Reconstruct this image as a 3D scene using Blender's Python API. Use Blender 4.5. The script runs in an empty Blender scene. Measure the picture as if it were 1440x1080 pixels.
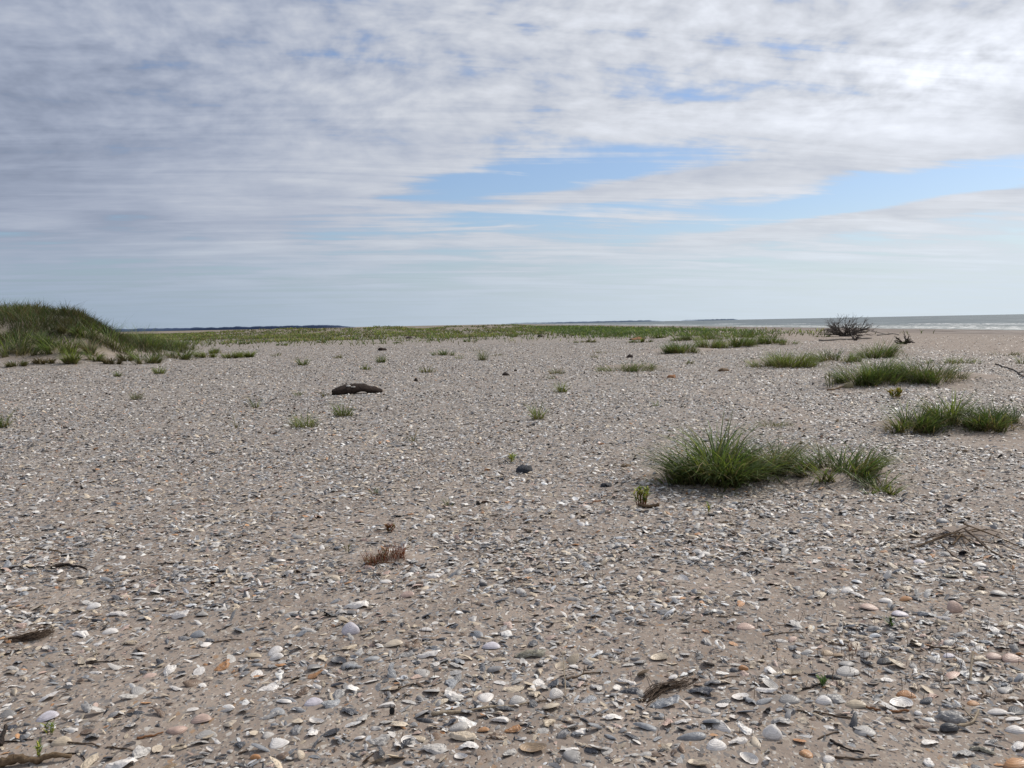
import bpy, math, random
import numpy as np
from mathutils import Vector, Matrix

rng = np.random.default_rng(7)
random.seed(7)
scene = bpy.context.scene
col = scene.collection
R = math.radians

# ------------------------------------------------------------------ noise
_perm = np.random.default_rng(3).permutation(4096).astype(np.int64)
_gang = np.random.default_rng(4).random(4096) * 2 * np.pi
_gx, _gy = np.cos(_gang), np.sin(_gang)
def _hash(ix, iy):
    return _perm[(_perm[ix & 4095] + iy) & 4095]
def pnoise(x, y):
    x = np.asarray(x, float); y = np.asarray(y, float)
    ix = np.floor(x).astype(np.int64); iy = np.floor(y).astype(np.int64)
    fx = x - ix; fy = y - iy
    u = fx*fx*fx*(fx*(fx*6-15)+10); v = fy*fy*fy*(fy*(fy*6-15)+10)
    def g(i, j, dx, dy):
        h = _hash(i, j); return _gx[h]*dx + _gy[h]*dy
    a = g(ix, iy, fx, fy); b = g(ix+1, iy, fx-1, fy)
    c = g(ix, iy+1, fx, fy-1); d = g(ix+1, iy+1, fx-1, fy-1)
    return (a*(1-u)+b*u)*(1-v) + (c*(1-u)+d*u)*v
def fbm(x, y, o=4):
    s = 0; a = 1.0; f = 1.0
    for k in range(o):
        s = s + a*pnoise(np.asarray(x)*f + 17.3*k, np.asarray(y)*f - 9.1*k); a *= .5; f *= 2.03
    return s
def sstep(a, b, x):
    t = np.clip((np.asarray(x, float)-a)/(b-a), 0, 1); return t*t*(3-2*t)

# ------------------------------------------------------------------ camera
W, H, FPX = 1440.0, 1080.0, 1299.0
CAM = Vector((0, 0, 1.55))
CR = Matrix.Rotation(R(90-3.72), 3, 'X') @ Matrix.Rotation(R(-1.1), 3, 'Z')
cam_data = bpy.data.cameras.new('camera'); cam = bpy.data.objects.new('camera', cam_data)
col.objects.link(cam); cam.matrix_world = Matrix.Translation(CAM) @ CR.to_4x4()
cam_data.sensor_width = 36; cam_data.lens = 36*FPX/W
cam_data.clip_start = .05; cam_data.clip_end = 80000
scene.camera = cam
def ray(px, py):
    return (CR @ Vector(((px-W/2)/FPX, (H/2-py)/FPX, -1))).normalized()
def flat(px, py, z=0.0):
    d = ray(px, py); t = (z-CAM.z)/d.z
    p = CAM + d*t; return p.x, p.y
CRi = CR.inverted()
def project(p):
    q = CRi @ (Vector(p)-CAM); return W/2 + FPX*q.x/-q.z, H/2 - FPX*q.y/-q.z, -q.z

# ------------------------------------------------------------------ ground shape
SHORE = 112.0
SEA_Z = -1.90
MOUNDS = []   # x, y, rx, ry, height
def mound(px, py, rx, ry, h):
    x, y = flat(px, py); MOUNDS.append((x, y, rx, ry, h))
mound(1010, 668, .8, .6, .10); mound(1165, 668, .7, .45, .06)
mound(1290, 600, .7, .5, .12); mound(1400, 598, .9, .6, .12)
mound(1235, 538, 1.3, 1.1, .26); mound(1330, 535, 1.5, 1.2, .20)
mound(1110, 512, 1.7, 1.6, .22); mound(1235, 500, 1.5, 1.6, .30)
mound(960, 494, 2.0, 2.2, .22); mound(1050, 486, 3, 3, .3)
mound(885, 518, 1.2, 1.2, .12); mound(625, 498, 1., 1., .12)
mound(1360, 752, .28, .16, .09); mound(543, 788, .28, .16, .04); mound(60, 896, .16, .10, .03)
mound(902, 708, .2, .15, .02)
def gauss(x, y, cx, cy, sx, sy):
    return np.exp(-(((x-cx)/sx)**2 + ((y-cy)/sy)**2))
def dune_h(x, y):
    # high vegetated dune to the side, its shoulder, and low far ridges
    q = x/np.maximum(y, 30.) + .012*pnoise(y*.12, x*.08)
    ridge = 1-sstep(-.482, -.402, q)
    yprof = sstep(40.5, 55, y - .10*(x+24))*(1-.5*sstep(70, 130, y))
    n = 1 + .34*pnoise(x*.17+5, y*.14) + .22*pnoise(x*.42, y*.36)
    d = 2.05*ridge*yprof*n
    sh = (1-sstep(-.405, -.335, q))*sstep(44, 55, y)*(1-sstep(75, 110, y))*.55*(1+.5*pnoise(x*.3, y*.2))
    far = 0
    for cx, cy, sx, sy, h in ((-47, 240, 18, 22, 1.1), (-30, 225, 7, 18, 1.0), (-14, 260, 9, 20, 1.1), (-75, 300, 25, 30, 1.3), (-5, 330, 14, 30, 1.2), (22, 120, 6, 22, .25), (15, 75, 4, 14, .2)):
        far = far + h*gauss(x, y, cx, cy, sx, sy)
    return d + sh + far*(1+.25*pnoise(x*.12, y*.1))
def ground_h(x, y):
    x = np.asarray(x, float); y = np.asarray(y, float)
    r = np.hypot(x, y)
    h = .035*fbm(x*.45, y*.45, 3) + .10*pnoise(x*.07, y*.05+3)*sstep(6, 25, r) + .012*pnoise(x*2.1, y*2.6)*(1-sstep(12, 25, r))
    for cx, cy, rx, ry, m in MOUNDS:
        h = h + m*gauss(x, y, cx, cy, rx, ry)
    h = h + dune_h(x, y)
    # beach face
    u = np.clip(x-34, 0, 90); h = h - .0275*u*u/(u+8) - 12*sstep(124, 400, x)
    h = h + sstep(28, 45, x)*(.07*fbm(x*.16, y*.09, 3))*(1-sstep(95, 110, x))
    return h
_T = np.exp(np.linspace(math.log(1.0), math.log(6000), 4000))
def at(px, py):
    d = ray(px, py)
    z = CAM.z + d.z*_T; g = ground_h(d.x*_T, d.y*_T)
    below = np.nonzero(z <= g)[0]
    if len(below) == 0: i = len(_T)-1
    else: i = below[0]
    if i == 0: i = 1
    a = z[i-1]-g[i-1]; b = z[i]-g[i]; f = a/(a-b) if a != b else 0
    t = _T[i-1] + (_T[i]-_T[i-1])*min(max(f, 0), 1)
    x, y = d.x*t, d.y*t
    return Vector((x, y, float(ground_h(x, y))))
def mpp(p):            # metres per photo pixel at point p
    return project(p)[2]/FPX
def gz(x, y): return float(ground_h(x, y))
def bare(x, y):        # 1 = bare sand, 0 = shell bed
    b = sstep(38, 56, x + 6*pnoise(x*.1, y*.06))
    b = np.maximum(b, sstep(.12, .5, dune_h(x, y)))
    for i, (cx, cy, rx, ry, m) in enumerate(MOUNDS):
        b = np.maximum(b, .95*sstep(.25, .75, gauss(x, y, cx, cy, rx*1.15, ry*1.15)))
    b = np.maximum(b, .85*sstep(9, 24, x + 5*pnoise(x*.25, y*.12)))
    b = np.maximum(b, .8*sstep(.05, .4, pnoise(x*.55+3, y*.32))*sstep(2.5, 6, x)*(1-sstep(20, 40, np.hypot(x, y))))
    return b
def cover(x, y):       # local shell density 0..1
    n = fbm(x*.9+40, y*1.5, 3)
    r = np.hypot(x, y)
    n4 = fbm(x*.42+7, y*.75+2, 3)
    near = .24 + .76*sstep(-.38, .20, .7*n + .7*n4)
    n3 = fbm(x*.30+11, y*.42, 3)
    c = near*(1-sstep(5, 11, r)) + (.38+.30*sstep(-.3, .2, n)+.32*sstep(-.25, .25, n3))*sstep(5, 11, r)
    return c*(1-bare(x, y))

# ------------------------------------------------------------------ node helpers
def new_mat(name):
    m = bpy.data.materials.new(name); m.use_nodes = True
    nt = m.node_tree; nt.nodes.clear()
    out = nt.nodes.new('ShaderNodeOutputMaterial')
    return m, nt, out
class X:
    """a socket with arithmetic"""
    def __init__(s, nt, sock): s.nt = nt; s.s = sock
    def _m(s, op, *a):
        n = s.nt.nodes.new('ShaderNodeMath'); n.operation = op
        for i, v in enumerate((s,)+a):
            if isinstance(v, X): s.nt.links.new(v.s, n.inputs[i])
            else: n.inputs[i].default_value = v
        return X(s.nt, n.outputs[0])
    def __add__(s, o): return s._m('ADD', o)
    def __radd__(s, o): return s._m('ADD', o)
    def __sub__(s, o): return s._m('SUBTRACT', o)
    def __rsub__(s, o): return (s*-1.0)+o
    def __mul__(s, o): return s._m('MULTIPLY', o)
    def __rmul__(s, o): return s._m('MULTIPLY', o)
    def __truediv__(s, o): return s._m('DIVIDE', o)
    def pow(s, o): return s._m('POWER', o)
    def max(s, o): return s._m('MAXIMUM', o)
    def min(s, o): return s._m('MINIMUM', o)
    def abs(s): return s._m('ABSOLUTE')
    def sin(s): return s._m('SINE')
    def exp(s): return s._m('EXPONENT')
    def sm(s, a, b):
        n = s.nt.nodes.new('ShaderNodeMapRange'); n.interpolation_type = 'SMOOTHSTEP'
        s.nt.links.new(s.s, n.inputs[0]); n.inputs[1].default_value = a; n.inputs[2].default_value = b
        n.inputs[3].default_value = 0; n.inputs[4].default_value = 1
        return X(s.nt, n.outputs[0])
def put(nt, sock, v):
    if isinstance(v, X): nt.links.new(v.s, sock)
    elif hasattr(v, 'is_output'): nt.links.new(v, sock)
    else: sock.default_value = v
def rgb(*c): return (c[0], c[1], c[2], 1.0)
def mix(nt, f, a, b, mode='MIX'):
    n = nt.nodes.new('ShaderNodeMix'); n.data_type = 'RGBA'; n.blend_type = mode; n.clamp_factor = True
    put(nt, n.inputs[0], f); put(nt, n.inputs[6], a); put(nt, n.inputs[7], b)
    return n.outputs[2]
def noise(nt, vec, scale, detail=4, rough=.55, dist=0.0):
    n = nt.nodes.new('ShaderNodeTexNoise'); n.inputs['Scale'].default_value = scale
    n.inputs['Detail'].default_value = detail; n.inputs['Roughness'].default_value = rough
    n.inputs['Distortion'].default_value = dist
    if vec is not None: nt.links.new(vec, n.inputs['Vector'])
    return X(nt, n.outputs[0])
def voronoi(nt, vec, scale, feature='F1'):
    n = nt.nodes.new('ShaderNodeTexVoronoi'); n.inputs['Scale'].default_value = scale; n.feature = feature
    nt.links.new(vec, n.inputs['Vector'])
    return n
def posn(nt): return nt.nodes.new('ShaderNodeNewGeometry').outputs['Position']
def sepxyz(nt, v):
    n = nt.nodes.new('ShaderNodeSeparateXYZ'); nt.links.new(v, n.inputs[0])
    return [X(nt, o) for o in n.outputs]
def comb(nt, x, y, z):
    n = nt.nodes.new('ShaderNodeCombineXYZ')
    for i, v in enumerate((x, y, z)): put(nt, n.inputs[i], v)
    return n.outputs[0]
def attr(nt, name):
    n = nt.nodes.new('ShaderNodeAttribute'); n.attribute_name = name; return n
def bump(nt, h, strength, dist):
    n = nt.nodes.new('ShaderNodeBump'); n.inputs['Strength'].default_value = strength
    n.inputs['Distance'].default_value = dist; put(nt, n.inputs['Height'], h); return n.outputs[0]
def bsdf(nt, out, color, rough=.8, spec=.3, normal=None):
    b = nt.nodes.new('ShaderNodeBsdfPrincipled'); put(nt, b.inputs['Base Color'], color)
    put(nt, b.inputs['Roughness'], rough); put(nt, b.inputs['Specular IOR Level'], spec)
    if normal is not None: nt.links.new(normal, b.inputs['Normal'])
    nt.links.new(b.outputs[0], out.inputs[0]); return b

# ------------------------------------------------------------------ materials
def mat_sand():
    m, nt, out = new_mat('sand_with_shell_grit')
    P = posn(nt); x, y, z = sepxyz(nt, P)
    A = attr(nt, 'zone'); az = nt.nodes.new('ShaderNodeSeparateColor'); nt.links.new(A.outputs['Color'], az.inputs[0])
    grit, veg, beach = [X(nt, o) for o in az.outputs]
    n1 = noise(nt, P, 1.6, 5); n2 = noise(nt, P, 14, 4); n3 = noise(nt, P, 260, 3, .7)
    c = mix(nt, n1.sm(.3, .7), rgb(.228, .184, .153), rgb(.325, .268, .225))
    c = mix(nt, n2.sm(.45, .75)*.5, c, rgb(.34, .285, .235))
    c = mix(nt, n3.sm(.52, .75)*.7, c, rgb(.115, .095, .078))
    c = mix(nt, n3.sm(.45, .25)*.35, c, rgb(.42, .38, .33))
    # fragments too small to be pieces of their own
    nv = nt.nodes.new('ShaderNodeTexNoise'); nv.inputs['Scale'].default_value = 70; nv.inputs['Detail'].default_value = 2; nt.links.new(P, nv.inputs['Vector'])
    for sc, fac, seed in ((150, .5, 0), (62, .40, 3)):
        wv = nt.nodes.new('ShaderNodeVectorMath'); wv.operation = 'SCALE'; nt.links.new(nv.outputs['Color'], wv.inputs[0]); wv.inputs[3].default_value = .9/sc
        wa = nt.nodes.new('ShaderNodeVectorMath'); nt.links.new(wv.outputs[0], wa.inputs[0]); nt.links.new(P, wa.inputs[1])
        mp = nt.nodes.new('ShaderNodeMapping'); nt.links.new(wa.outputs[0], mp.inputs[0]); mp.inputs['Location'].default_value = (seed, seed*2, 0); mp.inputs['Rotation'].default_value = (0, 0, seed); mp.inputs['Scale'].default_value = (1, .55, 1)
        v = voronoi(nt, mp.outputs[0], sc)
        sp = nt.nodes.new('ShaderNodeSeparateColor'); nt.links.new(v.outputs['Color'], sp.inputs[0])
        r_, g_, b_ = [X(nt, o) for o in sp.outputs]
        ramp = nt.nodes.new('ShaderNodeValToRGB'); nt.links.new(r_.s, ramp.inputs[0]); ramp.color_ramp.interpolation = 'CONSTANT'
        els = ramp.color_ramp.elements
        cols = [(0, (.05, .05, .055)), (.20, (.15, .145, .145)), (.42, (.24, .22, .20)), (.66, (.38, .335, .28)), (.80, (.50, .475, .44)), (.93, (.31, .20, .12)), (.965, (.35, .28, .24))]
        els[0].position = 0; els[0].color = rgb(*cols[0][1]); els[1].position = cols[1][0]; els[1].color = rgb(*cols[1][1])
        for p_, c_ in cols[2:]:
            e = els.new(p_); e.color = rgb(*c_)
        mk = (g_ + grit*.55 + (n2-.5)*.5).sm(.94, 1.0)
        c = mix(nt, mk*(fac+.35), c, ramp.outputs[0])
    # open beach towards the sea: wet and weedy streaks
    sv = comb(nt, x*.30, y*.06, 0)
    b1 = noise(nt, sv, 1.0, 5, .6)
    bc = mix(nt, b1.sm(.38, .62), rgb(.140, .114, .099), rgb(.26, .226, .202))
    c = mix(nt, beach, c, bc)
    # ground under vegetation
    g1 = noise(nt, P, .9, 5)
    vc = mix(nt, g1.sm(.35, .65), rgb(.060, .064, .030), rgb(.115, .105, .055))
    c = mix(nt, veg*g1.sm(.2, .7)*.85, c, vc)
    hh = n1*.5 + n2*.10 + n3*.012
    bsdf(nt, out, c, .93, .12, bump(nt, hh, .8, .12))
    return m
def mat_shell():
    m, nt, out = new_mat('shell')
    A = attr(nt, 'col'); B = attr(nt, 'mot')
    P = posn(nt)
    t = X(nt, A.outputs['Alpha']); mot = X(nt, B.outputs['Fac'])
    n1 = noise(nt, P, 95, 4, .6); n2 = noise(nt, P, 420, 2, .6)
    rings = ((t*34.0 + n1*5.0).sin()*.5+.5)
    c = A.outputs['Color']
    c = mix(nt, rings*.30*(1-mot*.5), c, mix(nt, .5, c, rgb(.16, .14, .13)))
    c = mix(nt, n1.sm(.52, .64)*mot*.75, c, rgb(.055, .06, .075))
    c = mix(nt, n1.sm(.44, .34)*mot*.55, c, rgb(.62, .60, .57))
    c = mix(nt, n2.sm(.50, .68)*.28, c, mix(nt, 1.0, c, rgb(.42, .38, .34), 'MULTIPLY'))
    c = mix(nt, noise(nt, P, 33, 3).sm(.55, .8)*.28, c, rgb(.25, .21, .17))
    hh = rings*.3 + n1*(.4+mot) + n2*.25
    bsdf(nt, out, c, n1*.3+.30, .45, bump(nt, hh, .55, .004))
    return m
def mat_grass(name='grass_blade', trans=.35):
    m, nt, out = new_mat(name)
    A = attr(nt, 'col'); P = posn(nt)
    n1 = noise(nt, P, 9, 3)
    c = mix(nt, n1.sm(.3, .7)*.5, A.outputs['Color'], mix(nt, 1.0, A.outputs['Color'], rgb(.6, .62, .55), 'MULTIPLY'))
    b = nt.nodes.new('ShaderNodeBsdfPrincipled'); put(nt, b.inputs['Base Color'], c)
    b.inputs['Roughness'].default_value = .55; b.inputs['Specular IOR Level'].default_value = .25
    tr = nt.nodes.new('ShaderNodeBsdfTranslucent'); put(nt, tr.inputs['Color'], mix(nt, 1.0, c, rgb(1.1, 1.15, .7), 'MULTIPLY'))
    ms = nt.nodes.new('ShaderNodeMixShader'); ms.inputs[0].default_value = trans
    nt.links.new(b.outputs[0], ms.inputs[1]); nt.links.new(tr.outputs[0], ms.inputs[2]); nt.links.new(ms.outputs[0], out.inputs[0])
    return m
def mat_wood(name, c0, c1, c2, scale=30, rough=.85):
    m, nt, out = new_mat(name)
    P = posn(nt); n1 = noise(nt, P, scale, 5, .65); n2 = noise(nt, P, scale*6, 3, .7); n3 = noise(nt, P, scale*.3, 2)
    c = mix(nt, n1.sm(.35, .65), rgb(*c0), rgb(*c1)); c = mix(nt, n2.sm(.5, .7)*.6, c, rgb(*c2))
    bsdf(nt, out, c, rough, .2, bump(nt, n1+n2*.5, .8, .6/scale)); return m
def mat_water():
    m, nt, out = new_mat('sea_water')
    P = posn(nt); x, y, z = sepxyz(nt, P)
    off = x - SHORE
    v1 = comb(nt, x*.055, y*.012, 0); v2 = comb(nt, x*.30, y*.07, 0)
    s1 = noise(nt, v1, 1.0, 5, .6); s2 = noise(nt, v2, 1.0, 4, .6)
    c = mix(nt, s1.sm(.35, .65), rgb(.100, .126, .142), rgb(.180, .212, .226))
    c = mix(nt, s2.sm(.45, .75)*.6, c, rgb(.068, .088, .102))
    c = mix(nt, off.sm(60, 0)*.5, c, rgb(.24, .26, .24))
    # broken white water: run-up, the bars, scattered crests
    fn = noise(nt, comb(nt, x*.9, y*.25, 0), 1.0, 5, .65); ln = noise(nt, comb(nt, x*.01, y*.012, 0), 1.0, 3)
    wob = (ln-.5)*30.0
    def band(c0, w): return ((off + wob - c0)/w).pow(2.0)._m('MULTIPLY', -1.0).exp()
    foam = (band(-4, 5)*1.3 + band(10, 5)*1.0 + band(24, 6)*.9 + band(60, 9)*.8)*fn.sm(.44, .60)*ln.sm(.34, .60)
    caps = s2.sm(.62, .70)*s1.sm(.46, .6)*.8
    f = (foam + caps).min(1.0)
    c = mix(nt, f, c, rgb(.80, .80, .78))
    n = noise(nt, comb(nt, x*.6, y*.25, z), 1.0, 5, .6)
    bsdf(nt, out, c, .62, .10, bump(nt, n, .6, .5)); return m
def mat_plain(name, c, rough=.8, var=.35, scale=.02):
    m, nt, out = new_mat(name); P = posn(nt); n1 = noise(nt, P, scale, 5, .65)
    k = mix(nt, n1.sm(.35, .65), rgb(*c), rgb(*[v*(1-var) for v in c])); bsdf(nt, out, k, rough, .1); return m
M_SAND = mat_sand(); M_SHELL = mat_shell(); M_GRASS = mat_grass(); M_WATER = mat_water()
M_LEAF = mat_grass('leaf', .3)
M_TWIG = mat_wood('brown_twig', (.10, .068, .045), (.17, .125, .09), (.05, .035, .026), 60)
M_PALE = mat_wood('bleached_twig', (.34, .27, .19), (.42, .35, .26), (.20, .15, .10), 60)
M_GREYWOOD = mat_wood('grey_driftwood', (.16, .14, .125), (.26, .24, .22), (.07, .06, .055), 8)
M_DARKWOOD = mat_wood('dark_driftwood', (.028, .021, .018), (.055, .040, .033), (.012, .010, .009), 14)
M_PEAT = mat_wood('dark_brown_log_surface', (.022, .015, .012), (.050, .034, .027), (.008, .006, .005), 18, .95)
M_BUSH = mat_wood('dead_branch', (.085, .070, .062), (.145, .125, .112), (.045, .037, .033), 6)
M_BLACK = mat_wood('black_horny', (.008, .008, .009), (.018, .017, .018), (.004, .004, .004), 120, .45)
M_CHIP = mat_wood('red_brown_wood', (.20, .095, .045), (.28, .14, .07), (.10, .045, .025), 70)
M_BROWN = mat_wood('brown_wood', (.13, .085, .05), (.20, .14, .085), (.07, .045, .03), 70)
M_STONE = mat_wood('blue_black_stone', (.022, .024, .03), (.055, .06, .072), (.012, .013, .016), 40, .6)
M_DROP = mat_plain('whitish_crust', (.55, .52, .48), .9, .4, 20)
M_SPONGE = mat_wood('yellow_grey_sponge', (.20, .17, .09), (.30, .26, .16), (.10, .085, .05), 40)
M_FAR = mat_plain('far_trees_hazed', (.060, .088, .155), .95, .25, .004)  # aerial haze painted in: woods tinted blue, no haze volume

# ------------------------------------------------------------------ mesh helpers
def build(name, V, quads=None, tris=None, mat=None, c4=None, mot=None, parent=None, smooth=True, link=True, loc=None, extra=None):
    V = np.asarray(V, np.float32).reshape(-1, 3)
    if loc is not None: V = V - np.asarray(loc, np.float32)
    q = np.asarray(quads, np.int32).reshape(-1, 4) if quads is not None and len(quads) else np.zeros((0, 4), np.int32)
    t = np.asarray(tris, np.int32).reshape(-1, 3) if tris is not None and len(tris) else np.zeros((0, 3), np.int32)
    me = bpy.data.meshes.new(name)
    me.vertices.add(len(V)); me.vertices.foreach_set('co', V.ravel())
    loops = np.concatenate([q.ravel(), t.ravel()])
    me.loops.add(len(loops)); me.loops.foreach_set('vertex_index', loops)
    starts = np.concatenate([np.arange(len(q))*4, len(q)*4 + np.arange(len(t))*3]).astype(np.int32)
    me.polygons.add(len(starts)); me.polygons.foreach_set('loop_start', starts)
    me.update(calc_edges=True)
    if smooth: me.polygons.foreach_set('use_smooth', np.ones(len(starts), bool))
    if c4 is not None:
        a = me.attributes.new('col', 'FLOAT_COLOR', 'POINT'); a.data.foreach_set('color', np.asarray(c4, np.float32).ravel())
    if mot is not None:
        a = me.attributes.new('mot', 'FLOAT', 'POINT'); a.data.foreach_set('value', np.asarray(mot, np.float32).ravel())
    if extra is not None:
        for k, v in extra.items():
            a = me.attributes.new(k, 'FLOAT_COLOR', 'POINT'); a.data.foreach_set('color', np.asarray(v, np.float32).ravel())
    if mat: me.materials.append(mat)
    o = bpy.data.objects.new(name, me)
    if link: col.objects.link(o)
    if loc is not None and parent is None: o.location = loc
    if parent is not None: o.parent = parent
    return o
def tag(o, label=None, cat=None, group=None, kind=None):
    if label: o['label'] = label
    if cat: o['category'] = cat
    if group: o['group'] = group
    if kind: o['kind'] = kind
    return o
def empty(name, loc):
    o = bpy.data.objects.new(name, None); o.empty_display_size = .1; o.location = loc; col.objects.link(o); return o
class MB:
    def __init__(s): s.V = []; s.Q = []; s.T = []; s.C = []; s.n = 0
    def add(s, V, Q=None, T=None, C=None):
        V = np.asarray(V, float).reshape(-1, 3)
        s.V.append(V)
        if Q is not None and len(Q): s.Q.append(np.asarray(Q, int).reshape(-1, 4)+s.n)
        if T is not None and len(T): s.T.append(np.asarray(T, int).reshape(-1, 3)+s.n)
        s.C.append(np.tile(np.array(C if C is not None else (1, 1, 1, 1), float), (len(V), 1)) if C is None or np.ndim(C) == 1 else np.asarray(C, float))
        s.n += len(V)
    def tube(s, pts, rad, sides=6, seed=None, C=None):
        pts = np.asarray(pts, float); n = len(pts); rad = np.broadcast_to(np.asarray(rad, float), (n,))
        tan = np.gradient(pts, axis=0); tan /= np.linalg.norm(tan, axis=1)[:, None]+1e-9
        up = np.where(np.abs(tan[:, 2:3]) > .9, np.array([[1., 0, 0]]), np.array([[0, 0, 1.]]))
        a = np.cross(tan, up); a /= np.linalg.norm(a, axis=1)[:, None]+1e-9
        b = np.cross(tan, a)
        th = np.arange(sides)*2*np.pi/sides
        rr = rad[:, None]*np.ones((1, sides))
        if seed is not None:
            g = np.random.default_rng(seed); rr = rr*(1+.22*g.standard_normal((n, sides)))
        ring = pts[:, None, :] + rr[..., None]*(np.cos(th)[None, :, None]*a[:, None, :] + np.sin(th)[None, :, None]*b[:, None, :])
        V = np.concatenate([ring.reshape(-1, 3), pts[:1]-tan[:1]*rad[0]*.4, pts[-1:]+tan[-1:]*rad[-1]*.4])
        Q = []; T = []
        for i in range(n-1):
            for j in range(sides):
                k = (j+1) % sides; Q.append((i*sides+j, i*sides+k, (i+1)*sides+k, (i+1)*sides+j))
        for j in range(sides):
            k = (j+1) % sides; T.append((n*sides, k, j)); T.append((n*sides+1, (n-1)*sides+j, (n-1)*sides+k))
        s.add(V, Q, T, C)
    def build(s, name, mat, parent=None, loc=None, smooth=True, usecol=False, link=True):
        V = np.concatenate(s.V); Q = np.concatenate(s.Q) if s.Q else None; T = np.concatenate(s.T) if s.T else None
        if parent is not None and loc is None: loc_ = np.array(parent.matrix_basis.translation)
        else: loc_ = loc
        return build(name, V, Q, T, mat, c4=np.concatenate(s.C) if usecol else None, parent=parent, loc=loc_, smooth=smooth, link=link)

# ------------------------------------------------------------------ light and sky
SUN_AZ, SUN_EL = R(50), R(42)
sd = Vector((math.sin(SUN_AZ)*math.cos(SUN_EL), math.cos(SUN_AZ)*math.cos(SUN_EL), math.sin(SUN_EL)))
sl = bpy.data.lights.new('sun', 'SUN'); sl.energy = 3.45; sl.angle = R(3); sl.color = (1, .94, .85)
so = bpy.data.objects.new('sun', sl); col.objects.link(so); so.rotation_euler = (-sd).to_track_quat('-Z', 'Y').to_euler(); so.location = (0, 0, 30)

def make_world():
    w = bpy.data.worlds.new('World'); scene.world = w; w.use_nodes = True
    nt = w.node_tree; nt.nodes.clear()
    out = nt.nodes.new('ShaderNodeOutputWorld'); bg = nt.nodes.new('ShaderNodeBackground'); nt.links.new(bg.outputs[0], out.inputs[0])
    sky = nt.nodes.new('ShaderNodeTexSky'); sky.sky_type = 'NISHITA'; sky.sun_disc = False
    sky.sun_elevation = SUN_EL; sky.sun_rotation = SUN_AZ; sky.air_density = 1.0; sky.dust_density = 1.0; sky.ozone_density = 1.2
    STR = .10
    bg.inputs[1].default_value = STR
    tc = nt.nodes.new('ShaderNodeTexCoord'); D = tc.outputs['Generated']
    dx, dy, dz = sepxyz(nt, D)
    zc = dz.max(0.0)
    k = zc + .06
    kinv = k.pow(-1.0)
    px, py = dx*kinv, dy*kinv
    az = dx._m('ARCTAN2', dy)*57.2958           # degrees to the right of +Y
    el = dz._m('ARCSINE')*57.2958
    def g(c_az, c_el, s_az, s_el, tilt=0.0):
        a = (az-c_az)*(1.0/s_az); b = (el-c_el-(az-c_az)*tilt)*(1.0/s_el)
        return ((a*a+b*b)*-1.0).exp()
    def n2(vx, vy, scale, detail, rough, dist=0.0):
        n = nt.nodes.new('ShaderNodeTexNoise'); n.noise_dimensions = '2D'
        n.inputs['Scale'].default_value = scale; n.inputs['Detail'].default_value = detail
        n.inputs['Roughness'].default_value = rough; n.inputs['Distortion'].default_value = dist
        nt.links.new(comb(nt, vx, vy, 0.0), n.inputs['Vector']); return X(nt, n.outputs[0])
    k2 = (zc + .20).pow(-1.0); qx, qy = dx*k2, dy*k2
    k3 = (zc + .42).pow(-1.0); ux, uy = dx*k3, dy*k3
    low = n2(px, py, .75, 2, .55)
    mid = n2(qx*.8+qy*.10+3.1, qy*1.25-qx*.22+1.7, 3.0, 4, .55, .15)
    puff = n2(ux+low*.12+uy*.15, uy*1.15-ux*.12+low*.12+5.0, 19.0, 3, .55)
    strk = n2(px*.42+7.7, py*1.6-px*.30, 1.5, 5, .62, .4)
    return nt, bg, sky, az, el, low, mid, puff, strk, g, STR, D
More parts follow.
